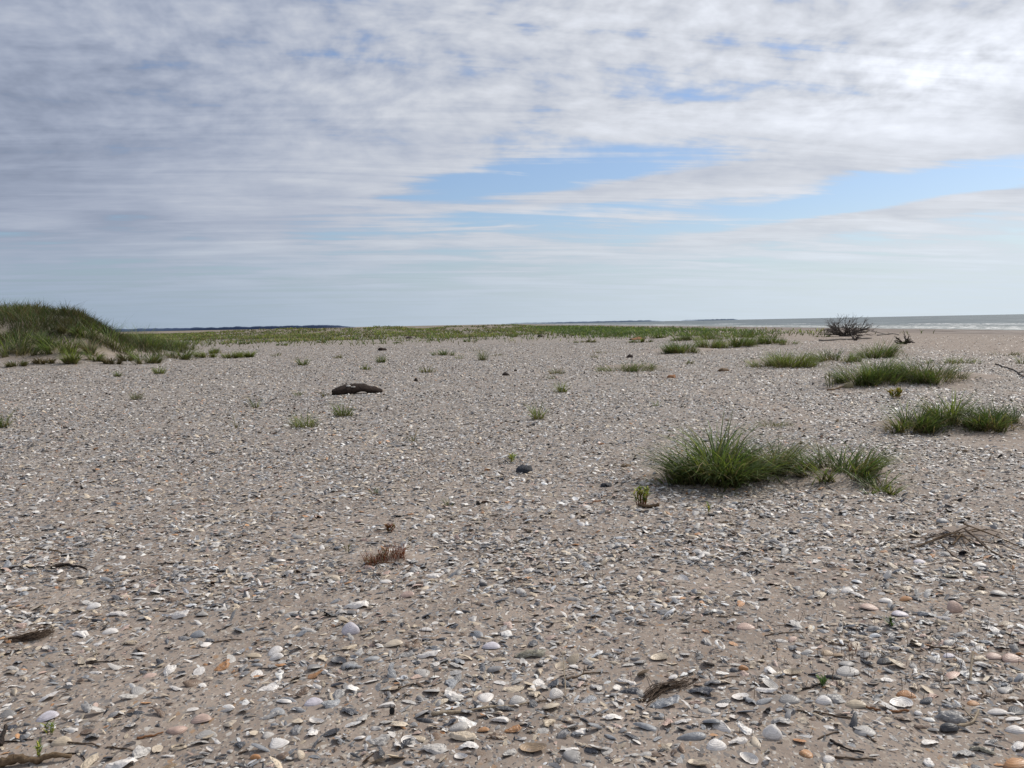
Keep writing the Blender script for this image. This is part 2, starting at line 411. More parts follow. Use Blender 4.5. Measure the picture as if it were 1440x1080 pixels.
def finish_world():
    nt, bg, sky, az, el, low, mid, puff, strk, g, STR, D = make_world()
    b = az.sm(-34, 28)
    # blue openings and the drawn-out strips of cloud across them
    gap = g(2.5, 9.0, 7.0, 1.15, .07)*.50 + g(22, 6.9, 10, .95, .12)*.48 + g(2, 6.7, 9, .8, .05)*.26 + g(3, 20, 9, 2.5)*.10 + g(-12, 17, 9, 2.5)*.06 + g(-25, 21, 8, 2)*.06
    fil = g(15, 8.6, 13, .55, .07)*.50 + g(21, 5.7, 10, .5, .10)*.46 + g(6, 7.6, 6, .35, .06)*.22 + g(-22, 7, 10, 3)*.2 + g(26, 13.2, 8, 2)*.2
    dens = mid*.50 + strk*.86 + low*.25 + (puff-.5)*.42*el.sm(5, 17) - .73 + el.sm(2, 13)*.20 - gap + fil
    cov = dens.sm(-.09, .19)
    fade = el.sm(1.5, 6)
    shade = (puff-.5)*1.35*el.sm(5, 17) + (mid-.5)*.85 + ((low-.5)*.4 + (strk-.5)*1.1)*fade
    lum = (.475 + b*.235 + shade*(.26+b*.10) + g(25, 13.2, 6.5, 1.7)*(.25+(strk-.5)*.5+(puff-.5)*.4) + g(10, 11.5, 12, 2.2)*.05 + g(13, 15, 14, 5)*.04 - g(-32, 25, 24, 13)*.13 - g(-30, 9, 12, 6)*.08 + g(2, 20, 16, 6)*.03)
    lum = lum.max(.16)
    cloud = mix(nt, lum.sm(.28, .72), comb(nt, lum*.84, lum*.965, lum*1.27), comb(nt, lum*.965, lum*1.0, lum*1.08))
    blue = mix(nt, 1.0, sky.outputs[0], rgb(STR*.76, STR*.88, STR*1.08), 'MULTIPLY')
    blue = mix(nt, .06, blue, rgb(.6, .65, .7))
    c = mix(nt, cov*.95, blue, cloud)
    hz = el.sm(7.0, .6)
    haze = mix(nt, b, rgb(.32, .405, .515), rgb(.66, .755, .835))
    hn = (strk-.5)*.45*el.sm(.8, 4) + 1.0
    c = mix(nt, hz*.90, c, mix(nt, 1.0, haze, comb(nt, hn, hn, hn), 'MULTIPLY'))
    sc = nt.nodes.new('ShaderNodeVectorMath'); sc.operation = 'SCALE'; nt.links.new(c, sc.inputs[0]); sc.inputs[3].default_value = 1/STR
    nt.links.new(sc.outputs[0], bg.inputs[0])
finish_world()
scene.world.cycles.sampling_method = 'MANUAL'; scene.world.cycles.sample_map_resolution = 256
scene.view_settings.view_transform = 'Standard'; scene.view_settings.look = 'None'; scene.view_settings.exposure = 0
# ------------------------------------------------------------------ the ground sheet, the sea
def make_ground():
    r1 = np.exp(np.arange(math.log(.6), math.log(130), .016)); r2 = np.exp(np.arange(math.log(130), math.log(40000), .05)[1:])
    rr = np.concatenate([r1, r2])
    th = np.concatenate([np.linspace(-180, -44, 40)[:-1], np.linspace(-44, 44, 430), np.linspace(44, 180, 40)[1:-1]])
    th = np.radians(th); n, m = len(rr), len(th)
    Rg, Tg = np.meshgrid(rr, th, indexing='ij')
    x = Rg*np.sin(Tg); y = Rg*np.cos(Tg)
    z = ground_h(x, y)
    V = np.stack([x, y, z], -1).reshape(-1, 3)
    V = np.concatenate([V, [[0, 0, gz(0, 0)]]])
    i = np.arange(n-1)[:, None]; j = np.arange(m)[None, :]; k = (j+1) % m
    Q = np.stack([i*m+j, (i+1)*m+j, (i+1)*m+k, i*m+k], -1).reshape(-1, 4)[:, ::-1]
    T = np.stack([np.full(m, n*m), np.arange(m), (np.arange(m)+1) % m], -1)[:, ::-1]
    T = T[:, ::-1]
    b = bare(x, y)
    grit = np.clip((1-b)*(.30 + .70*sstep(4, 16, Rg)), 0, 1)*(1-sstep(150, 400, Rg))
    grit = np.maximum(grit, .12)
    veg = np.clip(sstep(.3, .8, dune_h(x, y)), 0, 1)*.8
    flats = sstep(85, 150, y)*(1-sstep(-2, 25, x - (y-150)*.04 + 12*pnoise(x*.02, y*.01)))
    veg = np.maximum(veg, flats*.95*(.35+.65*sstep(-.25, .25, fbm(x*.05, y*.03, 3))))
    beach = sstep(30, 50, x + 8*pnoise(x*.06, y*.03))
    beach = np.maximum(beach, sstep(120, 200, y)*sstep(0, 30, x))
    zone = np.stack([grit, veg, beach, np.ones_like(grit)], -1).reshape(-1, 4)
    zone = np.concatenate([zone, zone[:1]])
    o = build('ground', V, Q, T, M_SAND, extra={'zone': zone}); tag(o, kind='structure'); return o
make_ground()
def make_sea():
    xs = np.concatenate([np.arange(SHORE-26, SHORE+130, 1.2), np.exp(np.linspace(math.log(SHORE+131), math.log(45000), 60))])
    ys = np.concatenate([np.arange(60, 420, 4.0), np.exp(np.linspace(math.log(422), math.log(60000), 120))]); ys = np.concatenate([[-3000, -300, -60, 0, 30], ys])
    Xg, Yg = np.meshgrid(xs, ys, indexing='ij')
    off = Xg - SHORE; z = np.full_like(Xg, SEA_Z)
    near = (1-sstep(110, 130, off))
    lw = 12*pnoise(Xg*.01, Yg*.008)
    for c0, w, a in ((10, 4, .30), (28, 4.5, .45), (60, 5, .5)):
        z = z + near*a*np.exp(-((off+lw-c0)/w)**2)*(.5+.9*np.clip(pnoise(Yg*.03+c0, off*0+c0*.3)+.3, 0, 1))
    z = z + near*.06*pnoise(Xg*.3, Yg*.12)
    V = np.stack([Xg, Yg, z], -1).reshape(-1, 3); n, m = Xg.shape
    i = np.arange(n-1)[:, None]; j = np.arange(m-1)[None, :]
    Q = np.stack([i*m+j, (i+1)*m+j, (i+1)*m+j+1, i*m+j+1], -1).reshape(-1, 4)
    tag(build('sea', V, Q, None, M_WATER), kind='structure')
make_sea()

# ------------------------------------------------------------------ far woods on the horizon
def treeline(name, p0, p1, dist, hgt, mat, label, seed):
    a0 = ray(p0, 460); a1 = ray(p1, 460)
    t0 = math.atan2(a0.x, a0.y); t1 = math.atan2(a1.x, a1.y)
    n = 260; t = np.linspace(t0, t1, n)
    d = dist*(1+.05*np.sin(np.linspace(0, 5, n)))
    x = d*np.sin(t); y = d*np.cos(t)
    hh = hgt*(.72 + .28*(fbm(np.linspace(0, 26, n)+seed, np.zeros(n)+seed, 4)) )*np.minimum(1, np.minimum(np.linspace(0, 9, n), np.linspace(9, 0, n)+.1))
    hh = np.maximum(hh, .6)
    rows = []
    for f, dd in ((0, 0), (.7, 4), (1, 22), (.85, 60)):
        rows.append(np.stack([x+dd*np.sin(t), y+dd*np.cos(t), hh*f - (.2 if f == 0 else 0)], -1))
    V = np.concatenate(rows); Q = []
    for k in range(3):
        for i in range(n-1): Q.append((k*n+i, k*n+i+1, (k+1)*n+i+1, (k+1)*n+i))
    o = build(name, V, Q, None, mat); tag(o, label, None, None, 'stuff'); return o
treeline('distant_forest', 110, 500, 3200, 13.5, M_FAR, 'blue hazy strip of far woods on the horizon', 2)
M_FAR2 = mat_plain('far_coast_hazed', (.30, .36, .43), .95, .2, .004)  # pale blue base colour stands in for haze over the distance
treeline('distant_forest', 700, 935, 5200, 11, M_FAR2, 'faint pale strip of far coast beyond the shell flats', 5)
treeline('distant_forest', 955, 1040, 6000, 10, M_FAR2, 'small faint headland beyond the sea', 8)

# ------------------------------------------------------------------ shells
def ring_grid(nr, na):
    Q = []; T = []
    for i in range(nr-1):
        for j in range(na):
            k = (j+1) % na
            Q.append((1+i*na+j, 1+(i+1)*na+j, 1+(i+1)*na+k, 1+i*na+k))
    for j in range(na): T.append((0, 1+j, 1+(j+1) % na))
    return np.array(Q, int).reshape(-1, 4), np.array(T, int)
def proto(kind, nr, na, seed, brk=False):
    """unit shell, length 1 along x, convex up, rim near z = 0: V, Q, T, t"""
    g = np.random.default_rng(seed)
    ts = np.linspace(0, 1, nr+1)[1:]; a = np.arange(na)*2*np.pi/na
    t = np.concatenate([[0], np.repeat(ts, na)]); ang = np.concatenate([[0], np.tile(a, nr)])
    ca, sa = np.cos(ang), np.sin(ang)
    if kind == 'clam':
        w = g.uniform(.66, .86)*.5; rad = 1 + .05*np.cos(3*ang+1) + .10*np.exp(-((np.abs(((ang-np.pi/2+np.pi) % (2*np.pi))-np.pi))/.35)**2)
        x = .5*t*ca*rad*(1-.14*sa*t) + .05*t*(1-t); y = w*t*sa*rad + w*.50*(1-t)
        hz = g.uniform(.15, .24); z = hz*np.power(np.clip(1-t**2.3, 0, 1), .62)
        x = x + .008*g.standard_normal(len(t))*(t > .9)
    elif kind == 'oyster':
        w = g.uniform(.40, .62)*.5; ph = g.uniform(0, 6.28, 5)
        rad = 1 + .13*np.cos(2*ang+ph[0]) + .09*np.cos(3*ang+ph[1]) + .07*np.cos(5*ang+ph[2]) + .05*np.cos(7*ang+ph[3]) + (.05*np.cos(11*ang+ph[0])+.04*np.cos(17*ang+ph[1]))*t
        x = .5*t*ca*rad; y = w*t*sa*rad*(1+.40*ca*t)
        y = y + g.uniform(-.28, .28)*(x**2)
        hz = g.uniform(.07, .15); z = hz*np.power(np.clip(1-t**2, 0, 1), .7)
        z = z + .035*np.sin(t*g.uniform(10, 16)+1.5*np.sin(2*ang+ph[4]))*t + .03*np.cos(4*ang+ph[1])*t*t + .018*g.standard_normal(len(t))*t
        z = z + g.uniform(-.3, .3)*x*x
    elif kind == 'mussel':
        w = g.uniform(.42, .52)*.5; rad = np.ones_like(ang)
        x = .5*t*ca; y = w*t*sa*(.72+.42*ca*t) ; z = g.uniform(.13, .19)*np.power(np.clip(1-t**2, 0, 1), .55)
    elif kind == 'slipper':                      # flat, cup side up, with a hollow in the middle
        w = g.uniform(.62, .8)*.5; ph = g.uniform(0, 6.28, 3)
        rad = 1 + .10*np.cos(ang+ph[0]) + .06*np.cos(3*ang+ph[1])
        x = .5*t*ca*rad; y = w*t*sa*rad; z = .13*t**2.4 + .02*g.standard_normal(len(t))*t*.5
    elif kind == 'ring':                         # worn through: only the rim is left
        w = g.uniform(.6, .8)*.5; ph = g.uniform(0, 6.28, 3)
        rad = 1 + .10*np.cos(ang+ph[0]) + .08*np.cos(2*ang+ph[1]) + .05*np.cos(4*ang+ph[2])
        tt = .62 + .38*t; tt = np.where(t == 0, .62, tt)
        x = .5*tt*ca*rad; y = w*tt*sa*rad; z = .11*np.sin(np.pi*np.clip((tt-.6)/.4, 0, 1)) + .015*g.standard_normal(len(t))
    elif kind == 'shard':
        k = g.integers(4, 7); ca_ = np.sort(g.uniform(0, 6.28, k)); rr = g.uniform(.55, 1.05, k)
        rad = np.interp(ang, np.concatenate([ca_-2*np.pi, ca_, ca_+2*np.pi]), np.tile(rr, 3))
        w = g.uniform(.30, .75)*.5; x = .5*t*ca*rad; y = w*t*sa*rad
        z = .10 - g.uniform(.1, .5)*x*x - g.uniform(0, .35)*y*y + .012*g.standard_normal(len(t))
    else:                                        # pebble
        w = g.uniform(.6, .85)*.5; x = .5*t*ca*(1+.07*np.cos(3*ang+1)); y = w*t*sa*(1+.07*np.cos(2*ang)); z = g.uniform(.26, .36)*np.sqrt(np.clip(1-t**2.2, 0, 1))
    if brk and kind in ('clam', 'oyster', 'mussel'):        # broken off along a ragged line
        f = g.uniform(0, 6.28); lim = g.uniform(-.02, .26); d = x*np.cos(f)+y*np.sin(f); over = np.maximum(0, d-lim-.035*np.sin(9*ang+f))
        x = x - over*np.cos(f)*.97; y = y - over*np.sin(f)*.97
    Q, T = ring_grid(nr, na)
    if kind == 'ring': T = np.zeros((0, 3), int)
    return np.stack([x, y, z], -1), Q, T, t
def rot_xy(tx, ty):
    cx, sx, cy, sy = np.cos(tx), np.sin(tx), np.cos(ty), np.sin(ty)
    o = np.zeros_like(cx)
    Rx = np.stack([np.stack([o+1, o, o], -1), np.stack([o, cx, -sx], -1), np.stack([o, sx, cx], -1)], -2)
    Ry = np.stack([np.stack([cy, o, sy], -1), np.stack([o, o+1, o], -1), np.stack([-sy, o, cy], -1)], -2)
    return Rx @ Ry
PAL = {
    'white': ((.68, .66, .64), (.82, .80, .78)), 'cream': ((.50, .42, .31), (.60, .52, .41)), 'pale grey': ((.40, .39, .375), (.50, .49, .475)),
    'grey': ((.21, .21, .215), (.31, .31, .31)), 'blue-grey': ((.19, .205, .23), (.30, .32, .345)), 'dark': ((.030, .033, .040), (.075, .082, .098)),
    'orange': ((.42, .20, .075), (.50, .28, .13)), 'pink': ((.48, .34, .28), (.56, .43, .37)), 'brown': ((.13, .085, .055), (.22, .15, .10)),
    'black': ((.010, .011, .014), (.022, .024, .03)), 'lilac': ((.55, .53, .60), (.64, .62, .68)), 'tan': ((.36, .26, .16), (.44, .33, .22)), 'olive': ((.21, .20, .15), (.28, .26, .20)),
}
PAL = {k: tuple(tuple(v*m for v, m in zip(c_, (1.025, .99, .955))) for c_ in p_) for k, p_ in PAL.items()}
PN = list(PAL)
MIXW = {'white': .23, 'cream': .19, 'pale grey': .22, 'grey': .12, 'blue-grey': .075, 'dark': .065, 'orange': .016, 'pink': .04, 'brown': .055}
def pick_colors(n, g):
    names = list(MIXW); w = np.array([MIXW[k] for k in names]); w /= w.sum()
    idx = g.choice(len(names), n, p=w)
    lo = np.array([PAL[k][0] for k in names])[idx]; hi = np.array([PAL[k][1] for k in names])[idx]
    return idx, names, lo + (hi-lo)*g.random((n, 1))
KIND_W = (('clam', .12), ('oyster', .36), ('shard', .46), ('mussel', .06))

# hero shells: photo x, y, width, kind, colour, yaw, short look, where
HERO = [
 (155,887,21,'clam','white',10,'smooth white clam shell','beyond the cream oyster cluster'),
 (115,890,28,'oyster','white',150,'chalky white curled oyster shell','beside a matted brown root'),
 (67,1007,29,'clam','lilac',15,'long bluish-white clam shell','on bare sand'),
 (249,1025,27,'clam','pink',200,'pale pink beaked clam shell','above the worn shell ring'),
 (87,1041,27,'clam','cream',5,'cream low clam shell','beside the curved thin twig'),
 (252,1049,25,'ring','cream',20,'worn cream shell ring','open in the middle, under the pink beaked clam'),
 (238,1076,42,'shard','tan',3,'large ribbed tan shell fragment','flat on the sand at the picture edge'),
 (170,1072,46,'oyster','white',8,'big white oyster shell','with dark ragged edges, resting beside the tan fragment'),
 (7,1058,18,'shard','orange',30,'orange shell fragment','beside the dark broken wood'),
 (181,903,25,'oyster','cream',170,'cream oval oyster shell','below the smooth white clam'),
 (205,987,17,'shard','orange',5,'small rust-orange shell chip','on bare sand between grey shells'),
 (16,964,18,'shard','white',20,'white pointed shell chip','first of two side by side'),
 (31,964,19,'shard','pale grey',160,'pale forked shell chip','second of two side by side'),
 (278,892,21,'clam','blue-grey',0,'pale blue-grey clam shell','behind the orange-backed cream clam'),
 (493,888,24,'clam','lilac',5,'bluish clam shell','with a dark shell standing behind it'),
 (497,883,26,'mussel','dark',-8,'thin dark shell','standing up behind the bluish clam'),
 (357,921,21,'clam','cream',10,'cream clam shell','with an orange worn flank'),
 (389,924,20,'clam','white',0,'round white clam shell','beside the dark blue pebble-like shell'),
 (361,934,17,'mussel','blue-grey',20,'dark blue pebble-like shell','in front of the cream clam'),
 (475,928,26,'slipper','dark',-55,'dark grey cupped shell','lying open with a pale rim'),
 (441,986,25,'clam','lilac',12,'lilac-white clam shell','beside a barnacled grey oyster'),
 (466,988,30,'oyster','blue-grey',35,'barnacled grey oyster shell','leaning behind the lilac-white clam'),
 (283,1010,27,'clam','pink',5,'flat pinkish clam shell','on sand by the small grey oyster'),
 (377,1033,18,'clam','pale grey',50,'tilted pale clam shell','in front of the black and white oyster'),
 (373,959,14,'shard','cream',30,'blocky cream shell chip','alone on bare sand'),
 (417,1026,28,'oyster','grey',110,'ribbed grey barnacled oyster shell','lying end-on'),
 (438,1030,26,'oyster','white',75,'black and white scarred oyster shell','under the small open white cup'),
 (445,1013,22,'slipper','white',-20,'small open white cup shell','above the scarred oyster'),
 (359,1064,15,'pebble','orange',0,'rusty orange rounded shell','near the holed black shell'),
 (471,1054,14,'mussel','brown',95,'upright purple-brown shell','stuck in the sand'),
 (423,1064,16,'clam','cream',70,'cream broken clam shell','standing among grey oysters'),
 (312,1063,17,'ring','dark',40,'holed black shell','round, eaten through'),
 (391,1000,21,'clam','blue-grey',0,'slate blue domed shell','behind the black and white oyster'),
 (380,1006,25,'oyster','pale grey',20,'wide grey worn oyster shell','touching the slate blue dome'),
 (491,998,30,'oyster','dark',-25,'ridged black and grey oyster shell','near a white chip'),
 (599,884,18,'clam','white',-12,'bright white oval clam shell','far from the pink domes'),
 (691,907,25,'clam','lilac',-10,'sky-blue and white clam shell','with a chalky lower edge'),
 (744,918,40,'oyster','olive',6,'long olive-grey smooth oyster shell','casting a dark shadow on sand'),
 (553,904,27,'clam','cream',-5,'cream broad clam shell','over a thin white fragment'),
 (602,920,30,'oyster','white',10,'pitted white oyster shell','behind a small pair of white chips'),
 (727,984,23,'clam','pale grey',15,'finely ridged pale clam shell','at the end of the long pale twig'),
 (782,978,23,'clam','white',30,'tall white clam shell','propped on a grey shell'),
 (750,990,19,'oyster','dark',95,'stacked blue-black oyster shell','beside the ridged pale clam'),
 (651,1033,42,'oyster','cream',-3,'fat cream worn oyster shell','rounded like a loaf'),
 (722,1025,26,'oyster','orange',8,'orange pitted oyster shell','with small dark holes'),
 (680,1026,17,'clam','orange',-15,'small peach clam shell','beside the fat cream oyster'),
 (611,1050,42,'oyster','pale grey',-4,'long pale bowed oyster shell','lying flat, curved like a boat'),
 (659,1047,30,'oyster','white',6,'white lip-shaped oyster shell','above the open white dish'),
 (649,1063,22,'slipper','white',-40,'open white dish shell','tilted towards the sea'),
 (750,1050,38,'slipper','tan',-10,'wide tan hollow shell','sunk in the sand with a raised rim'),
 (687,965,13,'shard','cream',20,'small cream triangular chip','near a cluster of blue-grey bits'),
 (758,936,11,'pebble','black',0,'small black round pebble','alone on sand'),
 (775,953,19,'shard','white',45,'white wing-shaped chip','pointing up'),
 (716,1058,28,'oyster','pale grey',60,'bulky grooved grey oyster shell','among blue-black shells'),
 (930,923,27,'slipper','cream',25,'cream slipper shell','with a dark hollow, on open sand'),
 (1012,910,24,'ring','white',65,'white holed shell','standing like a loop beside an orange chip'),
 (1030,905,16,'shard','orange',-30,'dull orange chip','leaning against the white holed shell'),
 (933,987,40,'oyster','blue-grey',18,'blue-grey banded oyster shell','under the fibrous dark root'),
 (926,1009,17,'mussel','dark',0,'lumpy black shell','in front of the banded oyster'),
 (907,1020,35,'mussel','blue-grey',-20,'long slate shell','with faint grooves'),
 (972,1033,42,'mussel','blue-grey',5,'big blue-grey oyster shell','boat-shaped with a white end'),
 (1007,1047,27,'clam','white',0,'bright white bean-shaped clam shell','in front of the big blue-grey oyster'),
 (880,958,27,'oyster','white',-28,'white narrow oyster shell','overlapping a dark one'),
 (888,970,26,'oyster','dark',-12,'dark oyster shell with pale rim','under the white narrow oyster'),
 (861,1007,28,'oyster','white',10,'white wavy oyster shell','on the sand below the fibrous root'),
 (987,970,38,'oyster','dark',-30,'black and white oyster shell','at the tip of the fibrous root'),
 (978,987,17,'ring','pink',10,'pinkish coiled shell','with a dark eye'),
 (992,998,19,'clam','pale grey',-25,'pale oval clam shell','just in front of the coiled shell'),
 (1048,880,25,'clam','pink',0,'peach-pink domed clam shell','high on open sand'),
 (1163,918,18,'clam','tan',5,'tan domed shell','left one of a touching pair'),
 (1178,921,16,'clam','tan',-10,'yellowish small shell','right one of a touching pair'),
 (1045,940,14,'pebble','orange',0,'orange round shell','beside a dark blue pebble'),
 (1032,942,12,'pebble','dark',0,'dark blue pebble','beside the orange round shell'),
 (1086,1034,26,'clam','white',-25,'tall white clam shell with grey growth lines','sitting up on the sand'),
 (1158,985,22,'clam','white',-25,'white clam shell','arched over a dark gap'),
 (1203,989,28,'clam','cream',-15,'cream peaked clam shell','half buried'),
 (1054,1065,28,'slipper','white',-55,'white open cup shell','pitted, sloping down'),
 (983,1072,32,'slipper','cream',-40,'yellowish long open oyster shell','at the lower picture edge'),
 (1134,1058,22,'clam','orange',80,'orange-brown blotched dome shell','dark at its rim'),
 (1165,1067,18,'clam','white',20,'white peaked shell','next to the blotched dome'),
 (1097,1013,32,'oyster','pale grey',-8,'low scaly white oyster shell','behind the tall lined clam'),
 (1037,1041,30,'oyster','white',35,'creased white oyster shell','between the bean clam and the lined clam'),
 (1114,944,27,'slipper','cream',0,'cream shallow dish shell','with a pinkish rim'),
 (1191,942,32,'clam','pale grey',-5,'long grey domed clam shell','over a flat black shell'),
 (1171,951,24,'mussel','black',-10,'flat black shell','beside a green seedling'),
 (1169,980,36,'oyster','grey',-5,'thin flat grey oyster shell','behind the arched white clam'),
 (1109,982,28,'clam','grey',0,'brown-backed grey shell','low and smooth'),
 (1274,976,25,'clam','orange',-20,'peach-orange oval shell','above the white boat-shaped oyster'),
 (1269,987,32,'slipper','white',15,'white boat-shaped oyster shell','lying open under the peach shell'),
 (1334,1025,25,'pebble','black',0,'smooth black pebble','oval, in a bare patch'),
 (1402,1000,26,'clam','white',-20,'white oval clam shell','behind a branching pale twig'),
 (1428,1025,26,'clam','white',-22,'long clean white clam shell','near the picture edge'),
 (1368,988,17,'clam','orange',0,'pink-orange dome shell','by a broken dark shell'),
 (1347,972,20,'shard','white',80,'white upright oyster spike','standing on a grey shell'),
 (1430,1075,38,'clam','orange',0,'big rust-orange shell','in the corner of the sand'),
 (1423,925,28,'clam','pink',0,'big dusty pink dome shell','at the end of the pale shell chain'),
 (1376,925,22,'oyster','cream',10,'lumpy cream oyster shell','in a chain of pale shells'),
 (1397,922,22,'clam','pink',0,'pinkish-white clam shell','in a chain of pale shells beside the dusty pink dome'),
 (1334,921,16,'clam','lilac',0,'small bluish-white clam shell','beside a chalky chip'),
 (1380,1053,28,'oyster','olive',-35,'greenish-white oyster shell','lying across the sand'),
 (1355,1058,32,'oyster','grey',30,'layered violet-grey oyster shell','tilted'),
 (1306,1072,22,'oyster','white',90,'crusted white oyster shell','end-on near the lower edge'),
 (1291,1003,11,'pebble','white',0,'tiny round white shell','on bare sand'),
 (1336,1006,42,'oyster','grey',-22,'long crumbling grey oyster shell','behind the smooth black pebble'),
 (1405,1074,16,'shard','orange',0,'thin orange chip','beside the big rust-orange shell'),
 (502,850,32,'oyster','white',10,'bright white slanted oyster shell','below the red creeping plant'),
 (543,817,17,'clam','white',-5,'small white clam shell','in front of the red creeping plant'),
 (611,808,25,'oyster','white',2,'flat white sliver of shell','to the seaward side of the red creeping plant'),
 (572,836,21,'clam','pink',0,'faded pink dome shell','on sand'),
 (679,822,13,'pebble','dark',0,'round dark shell','beside silver-grey bits'),
 (605,726,13,'clam','white',0,'little white dome shell','beyond the red creeping plant'),
 (702,806,14,'slipper','cream',-15,'little cream dish shell','with a reddish edge'),
 (1325,732,17,'clam','blue-grey',0,'pale grey-blue clam shell','behind the tangle of brown twigs'),
 (1293,789,17,'clam','lilac',-15,'lilac shell','below the tangle of brown twigs'),
 (1377,793,18,'clam','white',-15,'pale cream-white oval shell','under the long sloping twig'),
 (1336,808,24,'oyster','olive',-12,'thin greenish-white oyster shell','lying flat'),
 (1191,830,17,'clam','white',0,'white flat-topped clam shell','on dark grit'),
 (1273,842,17,'clam','orange',-15,'bright orange dome shell','behind the white and peach shells'),
 (1222,853,25,'clam','pink',-10,'long salmon-pink clam shell','near the bright orange dome'),
 (1245,844,18,'clam','white',-20,'small white slanted clam shell','between the orange dome and the salmon clam'),
 (1342,857,24,'clam','pink',10,'dull pink broad clam shell','beside a thin upright stem'),
 (1410,796,15,'ring','pale grey',60,'translucent pale shell ring','standing at the end of the long sloping twig'),
 (1404,834,23,'clam','pale grey',-5,'smoky pale clam shell','alone on sand'),
 (1265,862,23,'clam','lilac',0,'bluish flat clam shell','near the salmon clam'),
 (1301,862,28,'oyster','blue-grey',-20,'long blue-white oyster shell','pointing seaward'),
 (1232,873,15,'shard','cream',30,'creamy square chip','beside a white chip'),
 (223,842,18,'oyster','white',15,'lumpy white oyster shell','alone on a sandy strip'),
 (132,852,19,'clam','white',10,'white shell with a lilac top','between the flat oysters'),
 (165,862,26,'oyster','white',8,'white bumpy flat oyster shell','beside the lilac-topped shell'),
 (252,864,31,'oyster','white',2,'long flat white razor-like shell','on bare sand'),
 (284,864,17,'clam','pale grey',0,'round pale clam shell','just seaward of the razor-like shell'),
 (174,805,14,'clam','cream',0,'small cream dome shell','behind the sandy strip'),
 (65,839,18,'shard','tan',20,'tan angular shell fragment','near dark driftwood'),
]
def shell_arrays(kind, colname, seed, nr=9, na=26, brk=False):
    g = np.random.default_rng(seed)
    V, Q, T, t = proto(kind, nr, na, seed, brk)
    lo, hi = np.array(PAL[colname][0]), np.array(PAL[colname][1])
    c = lo + (hi-lo)*g.random()
    C = np.tile(c, (len(V), 1))
    nz = pnoise(V[:, 0]*5+seed, V[:, 1]*5)[:, None]
    C = C*(1+.35*nz)
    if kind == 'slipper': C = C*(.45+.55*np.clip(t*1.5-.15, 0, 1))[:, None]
    if kind == 'clam': C = C*(.86+.14*(1-t))[:, None]
    C4 = np.concatenate([np.clip(C, .004, .85), t[:, None]], 1)
    mot = np.full(len(V), {'oyster': .75, 'ring': .3, 'shard': .35, 'clam': .10, 'pebble': .05, 'slipper': .15, 'mussel': .3}[kind])
    if colname in ('white', 'cream', 'pink', 'lilac') and kind == 'oyster': mot[:] = .4
    return V, Q, T, C4, mot
NAME = {'clam': 'clam_shell', 'oyster': 'oyster_shell', 'mussel': 'mussel_shell', 'slipper': 'slipper_shell', 'ring': 'worn_shell', 'shard': 'shell_fragment', 'pebble': 'pebble'}
def place_shell(i, px, py, wpx, kind, cname, yaw, label, tilt=None, flat=1.0, brk=False):
    g = np.random.default_rng(1000+i)
    V, Q, T, C4, mot = shell_arrays(kind, cname, 50+i*7, brk=brk)
    p = at(px, py+wpx*.12); L = wpx*mpp(p)*1.04
    if kind == 'shard': zs = .8
    elif kind == 'pebble': zs = 1.1
    else: zs = 1.0
    V = V*np.array([L, L, L*zs*flat])
    if tilt is None: tilt = (g.normal(0, .12), g.normal(0, .12))
    if 'upright' in label or 'standing' in label or 'sitting up' in label or 'propped' in label: tilt = (R(48), .1)
    M = rot_xy(np.array([tilt[0]]), np.array([tilt[1]]))[0]; V = V @ M.T
    a = R(yaw); Rz = np.array([[math.cos(a), -math.sin(a), 0], [math.sin(a), math.cos(a), 0], [0, 0, 1]]); V = V @ Rz.T
    zmin = V[:, 2].min()
    V[:, 2] -= zmin*(.62 if abs(tilt[0]) < .5 else .85); V += np.array(p)
    isp = kind == 'pebble' and 'pebble' in label
    o = build('clam_shell' if kind == 'pebble' and not isp else NAME[kind], V, Q, T, M_SHELL, C4, mot, loc=tuple(p)); tag(o, label, 'pebble' if isp else 'shell')
    return o, p, L
SPOTS = []        # (x, y, r) kept clear for things
LANDMARKS = []    # photo x, y, phrase
for i, (px, py, w, k, c, yw, short, where) in enumerate(HERO):
    o, p, L = place_shell(i, px, py, w, k, c, yw, short + ' ' + where)
    SPOTS.append((p.x, p.y, L*.5)); LANDMARKS.append((px, py, short))
# ------------------------------------------------------------------ things that need clear ground under them: (photo x, y, metres)
for px, py, r in ((1000, 672, .35), (1165, 670, .35), (902, 708, .05), (838, 706, .05), (737, 661, .08), (935, 970, .10), (60, 898, .08), (40, 1072, .14), (543, 785, .06), (551, 1002, .02), (500, 552, .6)):
    p = at(px, py); SPOTS.append((p.x, p.y, r))

